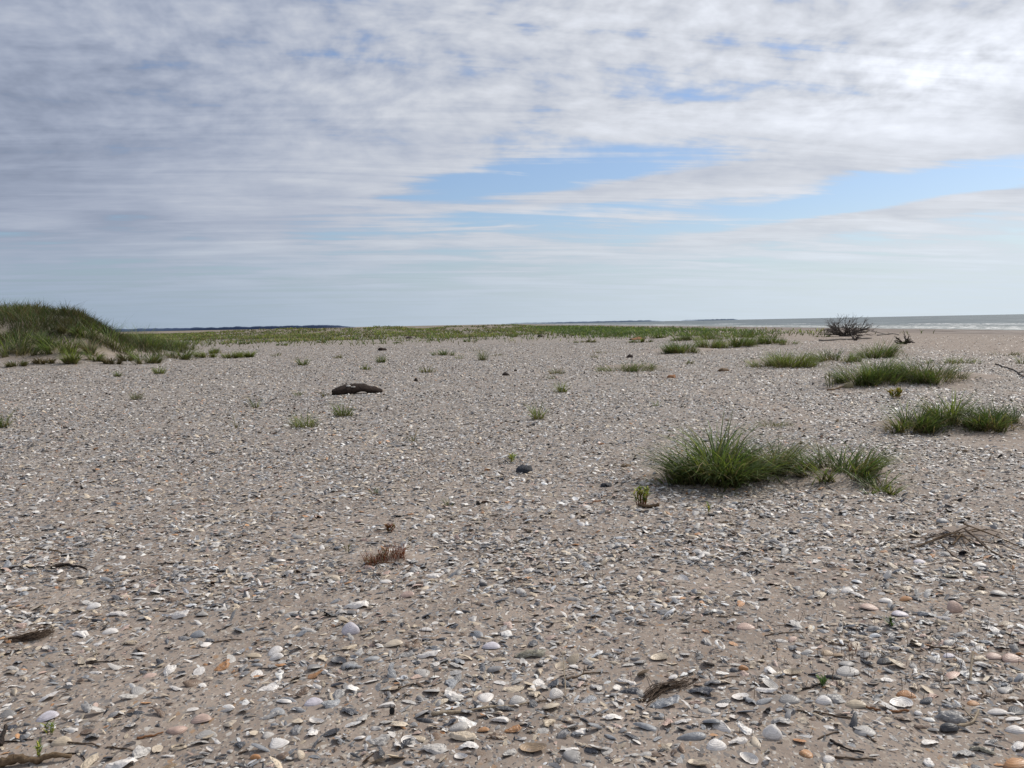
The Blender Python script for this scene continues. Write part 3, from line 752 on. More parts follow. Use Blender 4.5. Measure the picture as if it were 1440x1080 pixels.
# ------------------------------------------------------------------ shell litter
def scatter(r0, r1, dens, half, seed, pow_=2):
    g = np.random.default_rng(seed)
    n = int(dens*R(2*half)*.5*(r1*r1-r0*r0))
    r = np.sqrt(g.random(n)*(r1*r1-r0*r0)+r0*r0); t = R(half)*(2*g.random(n)-1)
    x = r*np.sin(t); y = r*np.cos(t)
    keep = g.random(n) < cover(x, y); return x[keep], y[keep], g
def lens(n, g, med, sig, lo, hi): return np.clip(med*np.exp(sig*g.standard_normal(n)), lo, hi)
AUTO = []
class Lit:
    V = []; Q = []; T = []; C = []; M = []; n = 0
def stamp(x, y, L, g, nr, na, protos_per, embed=.5, tiltsd=.22, near=False):
    n = len(x)
    names = [k for k, w in KIND_W]; w = np.array([w for k, w in KIND_W])
    kid = g.choice(len(names), n, p=w/w.sum())
    kid = np.where((L > .055) & (kid == 2), 1, kid)
    cidx, cn, C = pick_colors(n, g)
    ismus = kid == 3
    dk = np.array(PAL['dark'][0]) + g.random((n, 1))*(np.array(PAL['blue-grey'][0])-np.array(PAL['dark'][0]))
    C = np.where(ismus[:, None], dk, C)
    tx, ty = g.normal(0, tiltsd, n), g.normal(0, tiltsd, n)
    flip = (g.random(n) < .16) & (kid != 3)
    tx = np.where(flip, tx+np.pi, tx)
    yaw = g.random(n)*2*np.pi
    z = ground_h(x, y)
    Rt = rot_xy(tx, ty)
    cz, sz = np.cos(yaw), np.sin(yaw); o = np.zeros(n)
    Rz = np.stack([np.stack([cz, -sz, o], -1), np.stack([sz, cz, o], -1), np.stack([o, o, o+1], -1)], -2)
    A = Rz @ Rt
    sc = np.stack([L*g.uniform(1.0, 1.25, n), L*g.uniform(.60, 1.1, n), L*g.uniform(.45, 1.0, n)], -1)
    pv = g.integers(0, protos_per, n)
    tint = 1 + .12*g.standard_normal((n, 1))
    for k, kn in enumerate(names):
        for v in range(protos_per):
            s = np.nonzero((kid == k) & (pv == v))[0]
            if not len(s): continue
            V0, Q0, T0, t0 = proto(kn, nr, na, 500+v*13+k, brk=(v % 2 == 1))
            V = np.einsum('nij,pj->npi', A[s]*sc[s][:, None, :], V0)
            zmin = V[:, :, 2].min(1)
            H_ = V[:, :, 2].max(1)-zmin; lift = -zmin*g.uniform(.2, .95, len(s)) - H_*g.uniform(-.05, .28, len(s)) + np.where(L[s] < .05, g.random(len(s))**3*.012, 0)
            V[:, :, 2] += lift[:, None]
            V += np.stack([x[s], y[s], z[s]], -1)[:, None, :]
            m = len(V0); off = Lit.n + np.arange(len(s))*m
            Lit.V.append(V.reshape(-1, 3))
            if len(Q0): Lit.Q.append((Q0[None]+off[:, None, None]).reshape(-1, 4))
            if len(T0): Lit.T.append((T0[None]+off[:, None, None]).reshape(-1, 3))
            cc = np.clip(C[s]*tint[s], .006, .82)[:, None, :]*np.where(flip[s], 1.0, 1.0)[:, None, None]
            blot = (1+.30*pnoise(V0[:, 0]*5+v*3.1, V0[:, 1]*5+k))[None, :, None]
            C4 = np.concatenate([np.clip(cc*blot, .005, .84), np.broadcast_to(t0[None, :, None], (len(s), m, 1))], 2)
            Lit.C.append(C4.reshape(-1, 4))
            Lit.M.append(np.full(len(s)*m, {'oyster': .7, 'shard': .3, 'clam': .1, 'mussel': .3}[kn]))
            Lit.n += len(s)*m
def clear(x, y, L, extra=.0):
    k = np.ones(len(x), bool)
    for sx, sy, sr in SPOTS: k &= np.hypot(x-sx, y-sy) > sr + L*.35 + extra
    return k
N_AUTO = 300 - len(HERO)
def near_field():
    x, y, g = scatter(2.4, 8.0, 1450, 40, 21)
    L = lens(len(x), g, .029, .55, .007, .085)
    k = clear(x, y, L); x, y, L = x[k], y[k], L[k]
    # the shells that show largest become things of their own
    r = np.hypot(x, y); size = L/r
    cand = []
    for i in np.argsort(-size)[:4000]:
        px, py, d = project((x[i], y[i], gz(x[i], y[i])))
        if 6 < px < W-6 and 470 < py < H-4: cand.append((i, px, py))
        if len(cand) >= 900: break
    used = np.zeros(len(x), bool); n = 0; seen = set()
    kinds = ['clam', 'oyster', 'mussel', 'slipper', 'shard']; kw = [.15, .47, .08, .08, .22]
    for i, px, py in cand:
        if n >= N_AUTO: break
        w = L[i]/mpp((x[i], y[i], 0)); 
        kn = kinds[g.choice(5, p=kw)]; cn = list(MIXW)[g.choice(len(MIXW), p=np.array(list(MIXW.values()))/sum(MIXW.values()))]
        if kn == 'mussel': cn = ['dark', 'blue-grey'][g.integers(2)]
        if kn == 'slipper': cn = ['white', 'cream', 'pale grey'][g.integers(3)]
        ad = {'clam': 'clam shell', 'oyster': 'oyster shell', 'mussel': 'mussel shell', 'slipper': 'cupped shell', 'shard': 'shell fragment'}[kn]
        look = f'{cn} {ad}'
        near = sorted(LM, key=lambda q: (q[0]-px)**2 + ((q[1]-py)*1.6)**2)[:14]
        lab = None
        for q in near:
            dx, dy = q[0]-px, (q[1]-py)*1.6
            if math.hypot(dx, dy) < 8: continue
            rel = ('left of' if dx > 0 else 'right of') if abs(dx) > abs(dy) else ('beyond' if dy > 0 else 'in front of')
            dd = math.hypot(dx, dy); adv = 'just ' if dd < 42 else ''
            t = f'{look} {adv}{rel} the {q[2]}'
            key = f'{look} {rel} {q[2]}'
            if key in seen or len(t.split()) > 16: continue
            seen.add(key); lab = t; break
        if lab is None: continue
        o, p, Lr = place_shell(400+i % 5000, px, py - w*.12, w, kn, cn, g.uniform(0, 360), lab, (g.normal(0, .22), g.normal(0, .22)), g.uniform(.5, .9), g.random() < .5)
        o['group'] = 'larger shells strewn over the sand'
        used[i] = True; n += 1; SPOTS.append((x[i], y[i], L[i]*.45))
    k = ~used & ~np.isin(np.arange(len(x)), [c[0] for c in cand[:0]])
    # whatever stays in the litter is smaller than those
    k2 = L[k]/np.hypot(x[k], y[k]); lim = np.sort(size[used])[0] if used.any() else 1
    xx, yy, LL = x[k], y[k], L[k]
    LL = np.minimum(LL, lim*1.0*np.hypot(xx, yy))
    kk = clear(xx, yy, LL)
    stamp(xx[kk], yy[kk], LL[kk], g, 3, 13, 6, tiltsd=.26)
    print('near', len(xx), 'auto', n)
LM = [q for q in LANDMARKS]
near_field()
def tail(r0, r1, dens, med, nr, na, pp, seed, lo=.012, hi=.085):
    x, y, g = scatter(r0, r1, dens, 37, seed)
    L = lens(len(x), g, med, .45, lo, hi)
    k = clear(x, y, L); x, y, L = x[k], y[k], L[k]
    stamp(x, y, L, g, nr, na, pp, tiltsd=.28); print('tail', r0, len(x))
tail(8.0, 13, 900, .034, 2, 8, 4, 31)
tail(13, 22, 560, .042, 1, 6, 3, 32, .02)
tail(22, 42, 240, .053, 1, 5, 3, 33, .03, .10)
tail(42, 75, 65, .065, 1, 4, 2, 34, .045, .12)
lit = build('shell_litter', np.concatenate(Lit.V), np.concatenate(Lit.Q), np.concatenate(Lit.T), M_SHELL, np.concatenate(Lit.C), np.concatenate(Lit.M))
tag(lit, 'small broken shells covering the sand in drifts', None, None, 'stuff')
print('litter verts', Lit.n)
# ------------------------------------------------------------------ grass
TIP = {'dark': ((.058, .105, .030), (.095, .150, .045)), 'mid': ((.100, .155, .042), (.150, .205, .062)), 'bright': ((.20, .255, .055), (.28, .33, .08)),
       'dry': ((.24, .19, .10), (.34, .28, .16)), 'olive': ((.095, .10, .042), (.14, .135, .06)), 'brown': ((.10, .07, .04), (.16, .11, .06))}
def blades(root, hgt, wid, lean, az, bend, colr, base, segs=4, twist=None):
    """arrays of strip blades: returns V, Q, T, C4"""
    n = len(root); s = np.linspace(0, 1, segs+1)
    d = np.stack([np.cos(az), np.sin(az), 0*az], -1); side = np.stack([-np.sin(az), np.cos(az), 0*az], -1)
    if twist is not None:
        a2 = az + twist; side = np.stack([-np.sin(a2), np.cos(a2), 0*az], -1)
    hor = hgt[:, None]*(lean[:, None]*s + bend[:, None]*s**2.2)
    ver = hgt[:, None]*(s*(1-.15*lean[:, None]) - .62*bend[:, None]*s**2.6)
    ctr = root[:, None, :] + d[:, None, :]*hor[..., None] + np.array([0, 0, 1.])*ver[..., None]
    w = wid[:, None]*np.power(1-s, .6)[None, :]*(.75+.25*np.minimum(1, s*6))
    Lf = ctr - side[:, None, :]*w[..., None]*.5; Rt = ctr + side[:, None, :]*w[..., None]*.5
    Rt[:, :, 2] += 0
    V = np.concatenate([np.stack([Lf[:, :-1], Rt[:, :-1]], 2).reshape(n, -1, 3), ctr[:, -1:]], 1)
    m = V.shape[1]; Q0 = np.array([(2*i, 2*i+1, 2*i+3, 2*i+2) for i in range(segs-1)]); T0 = np.array([(2*(segs-1), 2*(segs-1)+1, 2*segs)])
    off = np.arange(n)*m
    f = np.repeat(np.concatenate([s[:-1]]), 2); f = np.append(f, 1.0)
    k = np.clip(f*2.0, 0, 1)[None, :, None]
    C = base[:, None, :]*(1-k) + colr[:, None, :]*k
    C4 = np.concatenate([C, np.ones((n, m, 1))], 2)
    return V.reshape(-1, 3), (Q0[None]+off[:, None, None]).reshape(-1, 4), (T0[None]+off[:, None, None]).reshape(-1, 3), C4.reshape(-1, 4)
def tones(n, mixd, g):
    names = list(mixd); w = np.array([mixd[k] for k in names]); idx = g.choice(len(names), n, p=w/w.sum())
    lo = np.array([TIP[k][0] for k in names])[idx]; hi = np.array([TIP[k][1] for k in names])[idx]
    return lo + (hi-lo)*g.random((n, 1))
def clump_arrays(n, rx, ry, h, mixd, seed, wid=.006, lean=(.15, .7), bend=(.1, .6), segs=4, hvar=.35, wind=(-.15, 0), tufts=None, edge=.55, h_at=None):
    """blades around the origin, roots inside an ellipse; taller in the middle"""
    g = np.random.default_rng(seed)
    if tufts:
        a = g.random(tufts)*2*np.pi; q = np.sqrt(g.random(tufts)); tx, ty = q*np.cos(a), q*np.sin(a)
        ti = g.integers(0, tufts, n); ux = tx[ti] + .10*g.standard_normal(n); uy = ty[ti] + .10*g.standard_normal(n)
        th = (.65+.6*g.random(tufts))[ti]; tsh = (.7+.55*g.random((tufts, 1)))[ti]
    else:
        a = g.random(n)*2*np.pi; q = np.sqrt(g.random(n)); ux, uy = q*np.cos(a), q*np.sin(a); th = 1; tsh = 1
    stray = g.random(n) < .12; f_ = np.where(stray, 1.0+.7*g.random(n), 1.0); ux, uy = ux*f_, uy*f_
    qq = np.minimum(1, np.hypot(ux, uy))
    hh = h*(1-(1-edge)*qq**2)*(.38+.72*g.random(n)**.8)*th*np.where(stray, .6, 1)
    az = np.arctan2(uy, ux) + g.normal(0, .9, n)
    ln = lean[0] + (lean[1]-lean[0])*np.clip(qq*.7+.3*g.random(n), 0, 1)
    bd = bend[0] + (bend[1]-bend[0])*g.random(n)
    col_ = tones(n, mixd, g)*tsh; base = tones(n, {'dry': 1, 'olive': 1.4, 'brown': .4}, g)*.7
    root = np.stack([ux*rx, uy*ry, np.zeros(n)], -1)
    if h_at is not None:
        root[:, 2] = ground_h(root[:, 0]+h_at[0], root[:, 1]+h_at[1]) - h_at[2] - .01
    hh = hh
    V, Q, T, C = blades(root, hh, wid*(.7+.6*g.random(n)), ln, az, bd, col_, base, segs, g.normal(0, .8, n))
    return V, Q, T, C
FOREST_GRASS = 'clumps of beach grass among the shells'
def clump(px, py, wpx, hpx, n, mixd, label, name='beach_grass', cat='grass', seed=0, depth=.7, dry=.12, group=FOREST_GRASS, wid=None, lean=(.15, .75), bend=(.1, .7), tufts=None, edge=.5, segs=4):
    p = at(px, py); s = mpp(p); rx = wpx*s*.5*.86; ry = rx*depth; h = hpx*s*1.24
    p2 = Vector((p.x, p.y+ry*.6, 0)); p2.z = gz(p2.x, p2.y)
    if wid is None: wid = max(.005, s*.75)
    root = empty(name, p2); tag(root, label, cat, group)
    nd = int(n*dry)
    A = clump_arrays(n-nd, rx, ry, h, mixd, seed, wid, lean, bend, segs, tufts=tufts, edge=edge, h_at=p2)
    build('green_blades', *A[:3], M_GRASS, A[3], parent=root, smooth=True)
    if nd > 3:
        B = clump_arrays(nd, rx*1.05, ry, h*.62, {'dry': 1, 'brown': .5}, seed+1, wid*.8, (.3, 1.0), (.1, .9), segs, h_at=p2)
        build('dry_blades', *B[:3], M_GRASS, B[3], parent=root)
    SPOTS.append((p2.x, p2.y, rx)); return root
DK = {'dark': 4.5, 'mid': 5, 'bright': 1.6, 'olive': 1.6, 'dry': .8}; MD = {'dark': 3, 'mid': 5, 'bright': 2, 'dry': .8, 'olive': 1}; BR = {'mid': 3, 'bright': 5, 'dry': 1}; OL = {'olive': 4, 'mid': 3, 'dry': 2, 'brown': 1}
clump(1014, 682, 130, 90, 1400, DK, 'largest dark green beach grass clump with long arching blades, rooted in bare sand', seed=1, tufts=34, wid=.0145, dry=.06, edge=.5, lean=(.1, .8), bend=(.2, .95), segs=5)
clump(1086, 666, 84, 70, 700, {'mid': 3, 'olive': 3, 'dark': 2, 'dry': 2}, 'brown-tinged grass clump in the middle between the largest clump and the open clump', seed=3, tufts=10, wid=.010, dry=.25)
clump(1192, 674, 136, 58, 560, DK, 'open straggling grass clump with splayed blades beside the brown-tinged clump', seed=5, tufts=12, wid=.0135, dry=.10, lean=(.3, 1.0), edge=.6)
clump(1246, 694, 80, 34, 130, MD, 'low sparse grass sprig creeping out beyond the open straggling clump', seed=7, tufts=5, wid=.012, dry=.15, lean=(.5, 1.1))
clump(1092, 600, 56, 16, 160, OL, 'low brownish grass mat behind the large dark clump', seed=9, wid=.008, dry=.3, lean=(.4, 1.0))
clump(1032, 700, 44, 18, 26, MD, 'few thin stray blades on the sand in front of the large dark clump', seed=11, tufts=3, wid=.007, lean=(.5, 1.1), dry=.2)
clump(1284, 608, 80, 46, 620, MD, 'seaward sand hummock grass clump with a skirt of pale dead stems', seed=13, tufts=9, wid=.014, dry=.3)
clump(1345, 598, 74, 50, 560, MD, 'upright fresh grass clump between the skirted clump and the far edge clumps', seed=15, tufts=8, wid=.014, dry=.15)
clump(1404, 606, 86, 48, 620, DK, 'dark drooping grass clump over a shelly sand ledge', seed=17, tufts=9, wid=.014, dry=.2)
clump(1442, 602, 60, 44, 320, MD, 'grass clump at the picture edge over the shelly sand ledge', seed=19, tufts=5, wid=.014, dry=.2)
clump(1232, 541, 108, 40, 1300, DK, 'dark dense end of the long grass patch on a sand mound', seed=21, tufts=24, wid=.014, dry=.08)
clump(1318, 538, 112, 36, 1100, {'dark': 3, 'mid': 5, 'olive': 2, 'dry': 1}, 'paler seaward end of the long grass patch on a sand mound', seed=23, tufts=22, wid=.014, dry=.2)
clump(1345, 512, 96, 16, 260, BR, 'thin yellowish grass on open sand behind the long patch', seed=25, tufts=14, wid=.014, dry=.25)
clump(1265, 500, 60, 12, 70, OL, 'thin dull grass wisps behind the long patch near the driftwood', seed=26, tufts=7, wid=.014, dry=.25)
clump(1412, 500, 60, 12, 70, OL, 'low sparse grass wisps on the open beach near the surf', seed=28, tufts=8, wid=.02, dry=.3)
clump(1108, 517, 98, 32, 900, BR, 'bright green grass bank left of the tall dark hummock', seed=27, tufts=22, wid=.018, dry=.12)
clump(1180, 509, 78, 24, 560, MD, 'mid green grass saddle between the bright bank and the tall dark hummock', seed=29, tufts=14, wid=.018, dry=.15)
clump(1238, 504, 54, 36, 600, DK, 'tall dark grass hummock in front of the dead bush', seed=31, tufts=16, wid=.018, dry=.05)
clump(958, 497, 58, 26, 600, DK, 'dark grass tussock at the near end of the long green bank', seed=33, tufts=14, wid=.026, dry=.05)
clump(1000, 490, 52, 22, 420, BR, 'yellow-green grass tussock beside the dark tussock of the long bank', seed=35, tufts=10, wid=.026, dry=.2)
clump(1042, 488, 64, 22, 560, DK, 'dark green grass tussock in the middle of the long bank', seed=37, tufts=12, wid=.028, dry=.05)
clump(1092, 484, 74, 18, 520, MD, 'grass tussock at the seaward tail of the long bank', seed=39, tufts=12, wid=.03, dry=.1)
clump(985, 478, 90, 16, 560, DK, 'far grass tussock behind the yellow-green one', seed=41, tufts=16, wid=.04, dry=.05)
clump(1055, 475, 84, 14, 480, MD, 'farthest grass tussock of the long bank below the sea', seed=43, tufts=14, wid=.045, dry=.1)
clump(922, 476, 60, 12, 320, MD, 'small grass tussock where the long bank meets the far green belt', seed=45, tufts=10, wid=.05, dry=.1)
clump(1158, 474, 34, 8, 90, MD, 'flat grass mat below the dead bush', seed=46, tufts=8, wid=.04, dry=.2)
clump(888, 522, 100, 17, 520, DK, 'wide flat dark grass mat with a dark root on its back edge', seed=47, tufts=26, wid=.016, dry=.1, lean=(.3, .9))
clump(850, 497, 40, 8, 60, {'olive': 2, 'dry': 3}, 'faded thin grass behind the wide flat mat', seed=49, tufts=7, wid=.02, dry=.3)
clump(622, 500, 34, 13, 220, {'dark': 8, 'mid': 2}, 'dark low shrubby grass clump with a sand tail', seed=51, tufts=10, wid=.024, dry=.05)
clump(645, 505, 14, 13, 40, BR, 'yellowish tuft beside the dark low clump with a sand tail', seed=53, wid=.018, dry=.2)
clump(679, 507, 14, 22, 110, DK, 'narrow tall dark green tuft standing alone', seed=55, wid=.014, dry=.05, lean=(.1, .4))
clump(662, 481, 30, 7, 90, DK, 'small dark mat far off beyond the tall dark tuft', seed=57, tufts=8, wid=.045, dry=.05)
clump(660, 494, 50, 5, 40, OL, 'faint grass streak beyond the dark low clump', seed=58, tufts=8, wid=.03, dry=.3)
SMALL = [(426,602,38,22,BR,110,'bright yellow-green grass spray in front of the long dark log'),(482,586,24,22,MD,90,'fresh green grass tuft close in front of the long dark log'),(757,590,16,24,BR,60,'upright light green grass tuft alone on shells in midfield'),
 (789,552,16,16,BR,60,'yellow-green round tuft seaward of the log'),(783,526,22,10,OL,50,'dull double tuft behind the yellow-green round tuft'),(774,533,12,8,OL,20,'small dull tuft in front of the dull double tuft'),(600,524,24,10,OL,50,'pale thin grass spray beyond the log'),(425,514,15,12,MD,60,'small round green tuft far from the log, on its dune side'),(535,510,12,12,MD,50,'small upright tuft behind the log'),
 (514,520,14,8,MD,40,'low green tuft directly behind the log'),(475,504,13,7,OL,30,'tiny olive tuft well behind the log'),(223,526,16,12,BR,60,'bushy tuft on shells below the dune foot'),(165,530,10,10,MD,36,'small tuft below the dune foot'),(191,562,16,12,OL,50,'olive tuft in open shells in front of the dune'),
 (358,574,8,18,MD,26,'thin upright sprig on the dune side of the yellow-green spray'),(419,557,8,12,MD,16,'faint sprig on the dune side of the log'),(457,558,8,10,OL,12,'faint sprig touching the log end'),(4,602,14,28,MD,60,'grass tuft cut by the picture edge'),(333,602,8,18,OL,10,'wispy pale stem in midfield'),
 (580,622,9,18,OL,16,'thin olive sprig in open shells'),(527,694,12,12,MD,18,'small green sprig near the red creeping plant'),(630,712,12,14,MD,18,'small bright sprig beyond the little white dome shell'),(924,571,8,10,MD,12,'tiny sprig on shells landward of the large clump'),(700,500,22,4,OL,20,'low wisp near the tall dark tuft'),
 (388,501,16,5,OL,24,'pale wisp on the flats'),(970,512,14,7,OL,22,'fine wisp seaward of the flat mat'),(835,503,12,6,OL,16,'wisp beside the faded thin grass'),(1440,512,14,16,BR,30,'yellow tuft at the edge beside the forked branch')]
for i, (px, py, w, h, mx, n, lab) in enumerate(SMALL):
    clump(px, py, w*1.1, h*1.35, int(n*1.7), mx, lab, name='grass_tuft', seed=200+i, dry=.12, wid=max(.004, mpp(at(px, py))*.8), lean=(.1, .55), group='small grass tufts scattered over the shell bed', segs=3)

# carpet grass: dune, its foot, far flats
def in_view(x, y): return (y > 5) & (np.abs(x) < y*.62+2)
def carpet(name, label, xs, ys, hs, wids, mixes, seed, per=1, segs=2, lean=(.1, .6)):
    g = np.random.default_rng(seed); n = len(xs)
    root = np.stack([xs, ys, ground_h(xs, ys)-.03], -1)
    az = g.random(n)*2*np.pi; ln = g.uniform(lean[0], lean[1], n); bd = g.uniform(.05, .5, n)
    base = tones(n, {'dry': .35, 'olive': 2, 'dark': 1}, g)*.6
    V, Q, T, C = blades(root, hs, wids, ln, az, bd, mixes, base, segs, g.normal(0, 1.2, n))
    o = build(name, V, Q, T, M_GRASS, C); tag(o, label, None, None, 'stuff'); return o
g = np.random.default_rng(77)
n = 420000
x = g.uniform(-62, -12, n); y = g.uniform(40, 125, n)
d = dune_h(x, y)
pat = fbm(x*.35, y*.35, 3); pat2 = fbm(x*.12+9, y*.12, 3)
apron = 1-sstep(-.47, -.41, x/y); p_ = sstep(.22+.55*apron, .62+.55*apron, d + .45*pat); hole = sstep(.08, .24, pnoise(x*.42+3, y*.33+1))*(1-sstep(1.2, 2.0, d)); p_ = p_*(1-.92*hole)
k = (g.random(n) < p_*np.clip(1.25-y/130, .3, 1)) & in_view(x, y); x, y, d, pat, pat2 = x[k], y[k], d[k], pat[k], pat2[k]; n = len(x)
pat5 = fbm(x*.8+3, y*.55, 2); hs = (.40+.45*g.random(n))*(1+1.1*pat+.9*pat5)*(.70+.30*sstep(.6, 1.8, d))
mx = tones(n, {'dark': 3.5, 'mid': 1.0, 'olive': 6, 'dry': .6, 'brown': 2.0}, g)*(1+1.1*pat2+.8*pat+.7*pat5)[:, None].clip(.35, 2)*.52
carpet('dune_grass', 'thick olive and dark green grass covering the dune', x, y, hs, np.full(n, .040), mx, 78, segs=2, lean=(.1, .7)); print('dune blades', n)
n = 330000
x = g.uniform(-200, 60, n); y = np.exp(g.uniform(math.log(70), math.log(430), n))
pat = fbm(x*.06, y*.035, 4); pat3 = fbm(x*.35, y*.14, 3)
edge = x - (y-150)*.045 + 9*pnoise(x*.03, y*.012)
lf = sstep(88, 120, y - (x+30)*.35 + 34*pnoise(x*.05, y*.02))*(1-sstep(-4, 12, edge))
lf2 = sstep(66, 95, y)*.16*(1-sstep(-6, 16, edge))
rt = gauss(x, y*0, 18, 0, 10, 1)*sstep(75, 100, y)*1.0
mid_ = .12*sstep(130, 230, y)*(1-sstep(20, 40, x))
p_ = np.clip(np.maximum.reduce([lf*(.26+2.0*pat+1.7*pat3), lf2*(.5+2*pat3), rt*(.75+1.3*pat3), mid_*(.5+2*pat3)]), 0, 1)
k = (g.random(n) < p_) & in_view(x, y); x, y, pat, pat3, rt = x[k], y[k], pat[k], pat3[k], rt[k]; n = len(x)
hs = (.26+.34*g.random(n))*(1+1.0*pat3).clip(.4, 2); wd = np.clip(y*.0012, .06, .35)
isr = (rt > .25)[:, None]
mx = np.where(isr, tones(n, {'dark': 4, 'mid': 4, 'bright': 1}, g), tones(n, {'mid': 3, 'bright': 2.4, 'olive': 5, 'dark': 1.2, 'dry': 2.6}, g))*(1+.9*pat+.5*pat3)[:, None].clip(.4, 1.8)*.9
carpet('meadow_grass', 'low yellow-green grass over the far flats', x, y, hs, wd, mx, 79, segs=2, lean=(.2, .9)); print('flat blades', n)
# clumps one can tell apart along the dune foot
FOOT = [(18,503,50,34,DK,'dark tussock at the picture edge'),(80,497,40,30,DK,'dark tussock next to the picture-edge one'),(48,488,34,24,DK,'dark round tussock higher on the sand'),(150,487,52,34,DK,'wide dark tussock under the crest'),(128,500,16,22,OL,'thin olive tuft on pale sand'),(100,512,18,20,BR,'upright yellowish tuft in the sand'),(72,488,12,14,MD,'tiny tuft between dark tussocks'),(205,512,30,26,MD,'leafy tuft at the shell edge'),(178,508,14,16,OL,'sparse olive tuft'),(245,505,34,24,MD,'low green tussock at the corner of the dune'),(290,503,32,14,BR,'bright tuft at the end of the grass line'),(322,504,24,14,BR,'second bright tuft at the end of the grass line'),(20,516,26,12,OL,'flat olive tuft nearest to the shells'),(131,508,20,14,MD,'green tuft in front of the olive one'),(265,492,30,18,DK,'dark tussock behind the corner'),(348,503,20,12,BR,'last bright tuft out on the flats'),(60,512,24,12,{'brown':3,'olive':2},'reddish dry tuft on the sand apron'),(155,512,20,12,{'brown':3,'olive':2},'second reddish dry tuft under the wide tussock'),
 (196,490,40,26,DK,'leafy dark clump low on the shoulder'),(222,488,36,22,MD,'fresh green clump on the shoulder'),(240,494,30,18,DK,'dark clump at the tail of the shoulder'),(175,478,34,26,DK,'dark shrubby clump under the end of the crest'),(118,476,30,20,DK,'dark shrubby clump halfway up the slope'),(96,470,24,16,{'olive':4,'brown':2},'brownish clump halfway up the slope'),(300,497,24,10,MD,'low green clump beyond the grass line'),(150,462,22,14,{'olive':4,'dark':2},'olive clump on the falling crest'),(40,440,26,14,{'olive':4,'dark':2},'olive clump standing on the crest'),(105,446,24,14,{'olive':4,'brown':2},'ragged brownish clump on the crest')]
for i, (px, py, w, h, mx, lab) in enumerate(FOOT):
    clump(px, py, w*1.3, h*1.25, 330, mx, 'dune foot grass, ' + lab, name='dune_tussock', seed=400+i, dry=.15, wid=.03, group='grass tussocks along the foot of the dune', segs=3, tufts=6)
FARC = [(470,478,22,7,MD,'dark dot of grass before the far meadow'),(345,484,20,6,DK,'dark patch before the far meadow, dune side'),(395,486,18,5,MD,'small patch before the far meadow'),(452,482,14,5,DK,'tiny dark patch before the far meadow'),(540,483,40,4,DK,'long dark streak before the far meadow'),(605,479,30,5,DK,'dark streak before the far meadow near the open flats'),(730,474,28,6,MD,'patch on the open far flats'),(760,470,20,5,DK,'small dark patch on the open far flats'),(825,482,34,7,OL,'faded patch where the green belt begins'),(860,474,44,9,DK,'dark near end of the far green belt'),(900,482,30,9,DK,'dark tussock before the far green belt'),(815,472,24,7,MD,'green tip of the far green belt')]
for i, (px, py, w, h, mx, lab) in enumerate(FARC):
    clump(px, py, w*1.1, h*1.1, 170, mx, 'distant low grass, ' + lab, name='grass_patch', seed=500+i, dry=.1, wid=.06, group='low grass patches far out on the flats', segs=2, tufts=6)
M_FIBRE = mat_wood('root_fibre', (.06, .040, .028), (.12, .085, .06), (.03, .02, .015), 90)
# ------------------------------------------------------------------ the dark log and other dark lumps
def blob(V, amp, fr, seed):
    r = np.random.default_rng(seed); o = r.uniform(0, 50, 3)
    nn = pnoise(V[:, 0]*fr+o[0], V[:, 1]*fr+V[:, 2]*fr*.7+o[1]) + .5*pnoise(V[:, 0]*fr*2.3+o[2], V[:, 2]*fr*2.1+V[:, 1]*fr*2+o[0])
    return V + nn[:, None]*amp
def make_log():
    a = at(467, 556); b = at(537, 552); c = (a+b)/2; ax = (b-a); L = ax.length; ax.normalize()
    n = 40; m = 20; s = np.linspace(0, 1, n)
    # spine: rises fast, long low tail, hollow under the middle
    zc = .035 + .05*np.sin(np.pi*np.clip(s*.95+.05, 0, 1))
    rz = .165*np.power(np.clip(np.sin(np.pi*np.clip(s*.90+.06, 0, 1)), 0, 1), .5)*(1-.30*s) + .004
    ry = .22*np.power(np.clip(np.sin(np.pi*np.clip(s*.93+.05, 0, 1)), 0, 1), .5) + .004
    zc = zc + .012*np.exp(-((s-.56)/.16)**2)
    th = np.arange(m)*2*np.pi/m
    side = np.array([-ax.y, ax.x, 0]); V = []
    for i in range(n):
        ctr = np.array(a) + np.array(ax)*L*s[i] + side*(.05*math.sin(3*s[i])); ctr[2] = gz(ctr[0], ctr[1]) + zc[i]
        for t in th:
            lo = 1.0 if math.sin(t) > 0 else (.75-.42*math.exp(-((s[i]-.6)/.14)**2))
            V.append(ctr + side*ry[i]*math.cos(t) + np.array([0, 0, 1])*rz[i]*math.sin(t)*lo)
    V = np.array(V); Q = [(i*m+j, i*m+(j+1) % m, (i+1)*m+(j+1) % m, (i+1)*m+j) for i in range(n-1) for j in range(m)]
    V = blob(V, .022, 7, 3); V = blob(V, .010, 24, 4)
    root = empty('driftwood_log', (c.x, c.y, gz(c.x, c.y))); tag(root, 'thick dark brown humped log lying half sunk in the shells', 'log')
    lp = np.array(root.location)
    build('trunk', V-lp, Q, None, M_PEAT, parent=root)
    # pale crust on top
    for k, (f, w_) in enumerate(((.33, .11), (.42, .075), (.29, .05), (.37, .04))):
        i = int(f*(n-1)); p_ = V[i*m+m//4+2+(k % 2)] - lp
        na_, nr_ = 14, 7; t_ = np.arange(na_)*2*np.pi/na_; h_ = np.linspace(-1.5, 1.5, nr_)
        E = np.array([(math.cos(q)*math.cos(h)*w_*.5, math.sin(q)*math.cos(h)*w_*.3, math.sin(h)*w_*.22) for h in h_ for q in t_])
        E = blob(E, w_*.12, 3/w_, 70+k) + p_
        build('pale_crust', E, [(u*na_+j, u*na_+(j+1) % na_, (u+1)*na_+(j+1) % na_, (u+1)*na_+j) for u in range(nr_-1) for j in range(na_)], None, M_DROP, parent=root)
make_log()
